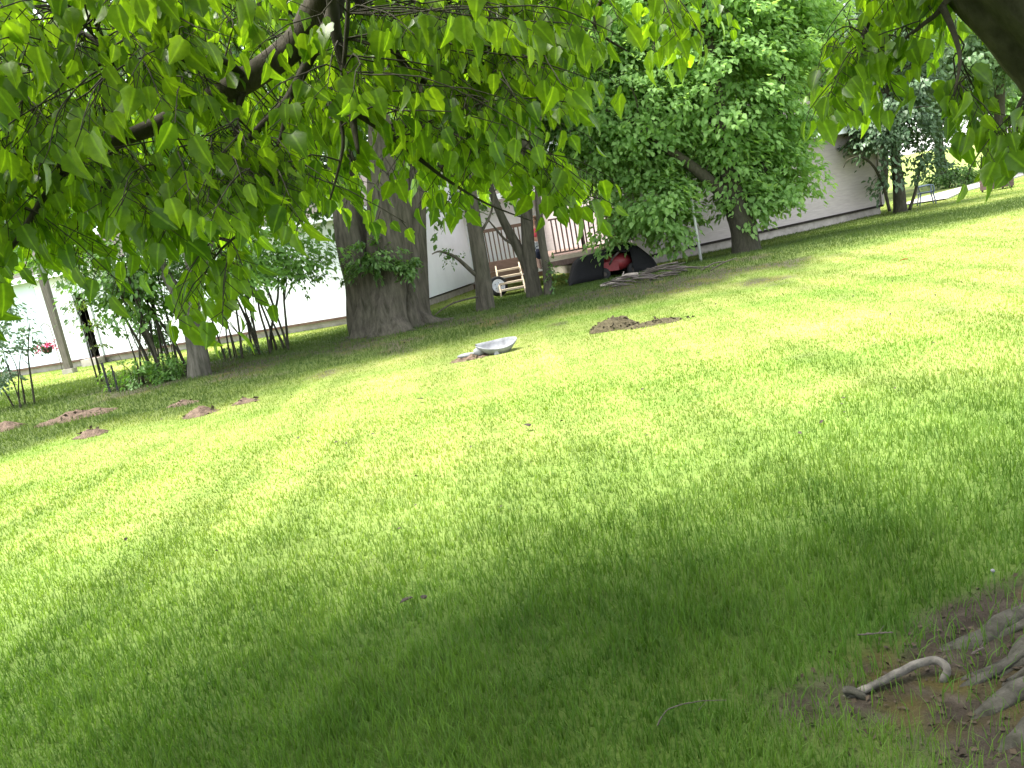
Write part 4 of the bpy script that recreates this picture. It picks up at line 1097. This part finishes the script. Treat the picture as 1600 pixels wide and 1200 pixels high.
BR.append(branch([up(385, 130, 3.15), up(372, 170, 3.1), up(366, 230, 3.05), up(362, 280, 3.0)], [.016, .011, .008, .003]))
BR.append(branch([up(200, -120, 3.2), up(100, 10, 3.0), up(165, 75, 2.9), up(182, 108, 2.85)], [.02, .010, .008, .004]))
BR.append(branch([up(448, 157, 3.0), up(440, 210, 2.95), up(415, 290, 2.9), up(400, 340, 2.85), up(345, 390, 2.8), up(320, 430, 2.8)], [.009, .008, .006, .005, .004, .002]))
BR.append(branch([(.2, 3.15, 3.56), up(-100, -150, 3.6), up(-160, 60, 3.2), up(-60, 300, 2.9), up(20, 430, 2.8)], [.05, .03, .02, .012, .004]))
BR.append(branch([(1.3, 2.92, 2.95), up(1400, -110, 3.1), up(1372, -20, 3.1), up(1358, 30, 3.1), up(1343, 75, 3.1), up(1322, 120, 3.1), up(1300, 165, 3.1)], [.05, .02, .012, .010, .008, .006, .003]))
BR.append(branch([(1.5, 2.86, 2.7), up(1500, -70, 2.7), up(1472, 10, 2.75), up(1440, 40, 2.8), up(1400, 75, 2.85), up(1375, 130, 2.9)], [.04, .014, .009, .007, .005, .002]))
BR.append(branch([(1.2, 2.95, 3.05), up(1080, -160, 3.4), up(960, -30, 3.5), up(930, 40, 3.5), up(980, 80, 3.5)], [.05, .02, .012, .008, .003]))
BR.append(branch([up(1472, 10, 2.75), up(1490, 50, 2.66), up(1500, 95, 2.58), up(1490, 150, 2.55)], [.012, .009, .006, .003]))
BR.append(branch([up(1640, 60, 2.5), up(1620, 120, 2.5), up(1590, 170, 2.5), up(1585, 230, 2.5)], [.012, .009, .006, .003]))
# overhead limbs that carry the crown above the picture
OV = []
for k, (tx, ty, tz) in enumerate([(-2.6, 2.4, 4.9), (-1.5, .6, 4.9), (.5, 2.6, 5.6), (2.6, 1.0, 5.0), (1.0, -1.4, 5.2), (4.6, 1.4, 5.2), (-.4, .6, 6.2), (2.0, .5, 6.8), (-4.6, -1.2, 4.6), (3.4, -2.2, 5.0), (-5.4, 1.2, 4.7), (-2.4, -3.4, 4.9)]):
    s0 = Vector((1.45, 2.88, 2.75)) if k % 2 else Vector((1.05, 3.0, 3.2)); e0 = Vector((tx, ty, tz))
    md_ = s0.lerp(e0, .45)+Vector((0, 0, .7))
    OV.append(branch([s0, s0.lerp(md_, .5)+Vector((0, 0, .15)), md_, md_.lerp(e0, .6)+Vector((0, 0, .1)), e0], [.12, .10, .08, .05, .02], 8, 4, 'bark'))

# sprays: (pixel polygon, count, depth range, leaves per spray)
def in_poly(x, y, P):
    c = False; j = len(P)-1
    for i in range(len(P)):
        if (P[i][1] > y) != (P[j][1] > y) and x < (P[j][0]-P[i][0])*(y-P[i][1])/(P[j][1]-P[i][1])+P[i][0]: c = not c
        j = i
    return c
polys = [
    ([(-120, -60), (900, -60), (880, 50), (850, 100), (800, 130), (770, 180), (690, 195), (620, 210), (540, 210), (480, 270), (400, 310), (300, 310), (200, 300), (110, 310), (60, 330), (-120, 360)], 330, (2.6, 3.7)),
    ([(-120, 60), (420, 60), (450, 200), (380, 290), (300, 290), (150, 290), (-120, 330)], 40, (2.4, 3.0)),
    ([(620, 180), (760, 195), (860, 235), (945, 275), (925, 275), (840, 250), (760, 225), (650, 205)], 30, (3.0, 3.6)),
    ([(-80, 380), (10, 380), (0, 430), (-80, 480)], 6, (2.4, 2.9)),
    ([(290, 380), (360, 370), (370, 400), (310, 420)], 6, (2.6, 3.0)),
    ([(560, -60), (950, -60), (900, 50), (760, 60), (600, 40)], 22, (3.0, 3.8)),
    ([(1000, -50), (1080, -50), (1085, 30), (1030, 40)], 6, (3.3, 3.7)),
    ([(1310, -60), (1470, -60), (1460, 20), (1430, 50), (1390, 80), (1340, 100), (1310, 130), (1295, 110), (1320, 40)], 24, (2.7, 3.4)),
    ([(1480, 90), (1515, 90), (1510, 140), (1475, 150)], 4, (2.5, 2.8)),
    ([(1565, 120), (1640, 120), (1640, 210), (1575, 200)], 5, (2.4, 2.7)),
]
rs = random.Random(77)
B1PX = []
_b1 = [(508, -25), (492, 20), (460, 70), (385, 125), (310, 165), (210, 210)]
for i in range(len(_b1)-1):
    for t in (0, .25, .5, .75): B1PX.append((_b1[i][0]*(1-t)+_b1[i+1][0]*t, _b1[i][1]*(1-t)+_b1[i+1][1]*t))
bpts = []
for pth, rad in BR:
    for i in range(len(pth)-1):
        for t in (0, .25, .5, .75):
            bpts.append((Vector(pth[i]).lerp(Vector(pth[i+1]), t), rad[i]))
leaves = []   # pos, dir, normal, size, tint
twig_mb = MB()
def spray(anchor, src, nl, lsz, long_=.42, petiole=True):
    """a drooping twig from src through anchor, carrying alternate hanging leaves"""
    a = Vector(anchor)
    d = (a-src); d.z *= .6
    if d.length < .05: d = Vector((rs.uniform(-1, 1), rs.uniform(-1, 1), -.2))
    d.normalize()
    d = (d+Vector((rs.uniform(-.5, .5), rs.uniform(-.5, .5), rs.uniform(-.3, .1)))).normalized()
    e = a+d*long_*rs.uniform(.7, 1.2)+Vector((0, 0, -.10))
    m_ = src.lerp(a, .5)+Vector((rs.uniform(-.04, .04), rs.uniform(-.04, .04), rs.uniform(-.02, .05)))
    twig_mb.tube([src, m_, a, a.lerp(e, .5)+Vector((0, 0, .02)), e], [.0032, .0028, .0024, .002, .0012], 5, None, 2, False)
    st_ = rs.random()
    for k in range(nl):
        t = (k+.5)/nl; s_ = -.35+1.35*t
        p = a.lerp(e, s_) if s_ > 0 else a.lerp(m_, -s_)
        side = d.cross(Vector((0, 0, 1))); side = side.normalized() if side.length > 0 else Vector((1, 0, 0))
        sg = 1 if k % 2 else -1
        pe = side*sg*rs.uniform(.01, .05)+Vector((rs.uniform(-.02, .02), rs.uniform(-.02, .02), -rs.uniform(.02, .06)))
        q = p+pe
        if petiole: twig_mb.tube([p, q], [.0016, .0012], 3, None, 1, False)
        ld = Vector((rs.gauss(0, .32), rs.gauss(0, .32), -1))+side*sg*.35+d*.25
        ln = Vector((rs.gauss(0, 1), rs.gauss(0, 1)-.25, .35+rs.random()*.8))+d*.4
        leaves.append((q, ld, ln, lsz*rs.uniform(.5, 1.25), min(1, max(0, st_*.45+rs.random()*.55))))
for P, n, (da, db_) in polys:
    xs = [p[0] for p in P]; ys = [p[1] for p in P]; k = 0
    while k < n:
        x, y = rs.uniform(min(xs), max(xs)), rs.uniform(min(ys), max(ys))
        if not in_poly(x, y, P): continue
        dep = rs.uniform(da, db_)
        if dep < 3.35 and rs.random() < .9 and min((Vector((x, y+25))-Vector(c_)).length for c_ in B1PX) < 58: continue
        a = D(x, y, dep); k += 1
        src = min(bpts, key=lambda c: (c[0]-a).length+max(0, a.z-c[0].z)*.7)[0]
        spray(a, src, rs.randint(11, 16), .080, .34 if x < 1000 else .2)
n_front = len(leaves)
# crown over and behind the camera
ovp = []
for pth, rad in OV:
    for i in range(1, len(pth)-1):
        for t in (0, .33, .66): ovp.append(Vector(pth[i]).lerp(Vector(pth[i+1]), t))
cnt = 0
while cnt < 6000:
    x, y, z = rs.uniform(-7.6, 4.6), rs.uniform(-6.0, 3.8), rs.uniform(3.1, 7.6)
    if y > 2.1+.5*min(1, max(0, x+.3))+1.5*min(1, max(0, -x-2.0)) or (y > 1.6 and z < 3.7): continue
    e = ((x+1.5)/6.2)**2+((y+.9)/5.0)**2+((z-4.7)/2.9)**2
    if e > 1 or (e < .25 and rs.random() < .6): continue
    # keep out of the view cone's top edge
    rel = Vector((x, y, z-CAM_H)); 
    if rel.dot(FW) > .3:
        py = 600-F_PX*rel.dot(CY)/rel.dot(FW); px = 800+F_PX*rel.dot(CX)/rel.dot(FW)
        if py > -360 and -500 < px < 2100: continue
    a = Vector((x, y, z)); src = min(ovp, key=lambda c: (c-a).length)
    spray(a, src, 10, .15, .45, False); cnt += 1
tw = twig_mb.build('twig_network', M['bark_dark'], nt_, NB); tw.name = 'twigs'; tw['kind'] = 'stuff'
# the 300 leaves that show largest are objects of their own
fr = leaves[:n_front]
def seen(i):
    p = fr[i][0]; rel = p-Vector((0, 0, CAM_H)); dz = rel.dot(FW)
    x = 800+F_PX*rel.dot(CX)/dz; y = 600-F_PX*rel.dot(CY)/dz
    return fr[i][3]/dz if (10 < x < 1590 and 0 < y < 600) else 0
order = sorted(range(n_front), key=seen, reverse=True)
big = set(order[:300])
LM = []
for k, (tv, tf) in enumerate(MAPLES):
    for tt in range(4):
        LM.append(np_mesh('leaf', tv, tf, np.full(len(tv), (tt+.5)/4), True)); LM[-1].materials.append(M['near_leaf'])
        ra = LM[-1].attributes.new('rib', 'FLOAT', 'POINT'); ra.data.foreach_set('value', np.array([1.]*4+[0.]*(len(tv)-4), np.float32))
for i in sorted(big):
    q, ld, ln, sz, ti = fr[i]
    x, y, z = frames(np.array([ld]), np.array([ln]))
    o = bpy.data.objects.new('leaf', LM[(i % 4)*4+min(3, int(ti*4))]); col.objects.link(o); o.parent = nt_
    mt = Matrix((Vector(x[0])*sz, Vector(y[0])*sz, Vector(z[0])*sz)).transposed().to_4x4(); mt.translation = q-Vector(NB)
    o.matrix_local = mt
rest = [i for i in range(len(leaves)) if i not in big]
allv, allf, allt, off = [], [], [], 0
for k in range(4):
    idx = [i for i in rest if i % 4 == k]
    pos = np.array([leaves[i][0] for i in idx]); d = np.array([leaves[i][1] for i in idx]); nr = np.array([leaves[i][2] for i in idx])
    sz = np.array([leaves[i][3] for i in idx]); ti = np.array([leaves[i][4] for i in idx])
    tv, tf = MAPLES[k]; x, y, z = frames(d, nr)
    vs = pos[:, None]-np.array(NB)+sz[:, None, None]*(tv[None, :, 0:1]*x[:, None]+tv[None, :, 1:2]*y[:, None]+tv[None, :, 2:3]*z[:, None])
    allv.append(vs.reshape(-1, 3)); allf.append((tf[None]+(np.arange(len(idx))*len(tv))[:, None, None]).reshape(-1, 3)+off)
    allt.append(np.repeat(ti, len(tv))); off += len(idx)*len(tv)
fo = obj('foliage', np_mesh('foliage', np.concatenate(allv), np.concatenate(allf), np.concatenate(allt), True), M['near_leaf'], nt_)
ra = fo.data.attributes.new('rib', 'FLOAT', 'POINT'); ra.data.foreach_set('value', np.tile(np.array([1.]*4+[0.]*14, np.float32), len(fo.data.vertices)//18))
fo['kind'] = 'stuff'
# surface roots
def root(pts, rad, m='root', lab=None, sub=6, amp=.5):
    mb = MB(); mb.tube(pts, rad, 14, lambda a, t: 1+.12*math.sin(3*a+9*t)+.07*math.sin(7*a+21*t), sub)
    vs = np.array(mb.v); nn = len(vs)//14
    ctr = np.repeat(vs.reshape(nn, 14, 3).mean(1), 14, 0)
    k = 1+amp*(fbm(vs[:, 0]*14, vs[:, 1]*14, vs[:, 2]*14, 4)-.5)*2+.25*amp*(vnoise(vs[:, 0]*70, vs[:, 1]*70, vs[:, 2]*70)-.5)
    vs = ctr+(vs-ctr)*k[:, None]; mb.v = [tuple(v) for v in vs]
    o = mb.build('root', M[m], nt_, NB)
    if lab: o['label'] = lab
root([G(1318, 1092, -.01), G(1350, 1078, .012), G(1400, 1053, .028), G(1436, 1036, .045), G(1464, 1032, .05), G(1480, 1044, .04), G(1474, 1062, .005), G(1466, 1072, -.03)],
     [.008, .011, .013, .014, .0135, .013, .012, .009], 'root_white', 'pale bare root looping out of the soil')
gg = lambda px, py, dz: G(px, py, dz)
rr_ = random.Random(9)
for px_, py_, n_, r0 in ((1410, 1050, 3, .028), (1470, 1085, 3, .034), (1495, 1150, 3, .036), (1555, 1195, 2, .04), (1500, 1025, 2, .02), (1440, 1110, 2, .016), (1530, 1105, 2, .022)):
    a = G(px_, py_, -.03); c = Vector((2.75, 2.6, .25)); pts = [a]; rad = [r0*.5]
    for q in range(1, 8):
        t = q/7; p = a.lerp(c, t); p.x += rr_.uniform(-.05, .05)*(1-t); p.y += rr_.uniform(-.05, .05)*(1-t)
        p.z = H1(p.x, p.y)+rr_.uniform(-.022, .012)+.05*t*t; pts.append(p); rad.append(r0*(.8+.4*rr_.random())*(1+1.6*t*t))
    root(pts, rad)
root([gg(1330, 1094, -.02), gg(1322, 1078, .02), gg(1345, 1086, .012), gg(1362, 1100, -.02)], [.008, .010, .010, .006])
# dead leaves, bark scraps and husks around the roots
n = 900
x = rng.normal(1.35, .55, n); y = rng.normal(2.15, .35, n); keep = soil_mask(x, y) > .25; x, y = x[keep], y[keep]; n = len(x)
pos = np.stack([x, y, height(x, y)+.006], -1); d = rng.normal(size=(n, 3)); d[:, 2] *= .35
nr = rng.normal(size=(n, 3))*.5; nr[:, 2] += 1
lt = leaf_cloud('leaf_litter', RHOMB, pos, d, nr, rng.uniform(.008, .028, n), rng.random(n), M['litter'])
tag(lt, 'brown dead leaf scraps on bare soil around the roots', 'leaf litter', kind='stuff')

# crumbs of dark debris scattered over the mown lawn
n = 260
y = rng.uniform(4.5, 15, n); x = rng.uniform(-.6, .6, n)*y; cl = fbm(x*.8, y*.8, 5.) > .47; x, y = x[cl], y[cl]; n = len(x)
pos = np.stack([x, y, height(x, y)+.035], -1); d = rng.normal(size=(n, 3)); d[:, 2] *= .3
nr = rng.normal(size=(n, 3))*.5; nr[:, 2] += 1
lt = leaf_cloud('lawn_debris', RHOMB, pos, d, nr, rng.uniform(.015, .045, n), rng.random(n), M['darkleaf'])
tag(lt, 'tiny dark dead scraps scattered over the sunny lawn', 'leaf litter', kind='stuff')
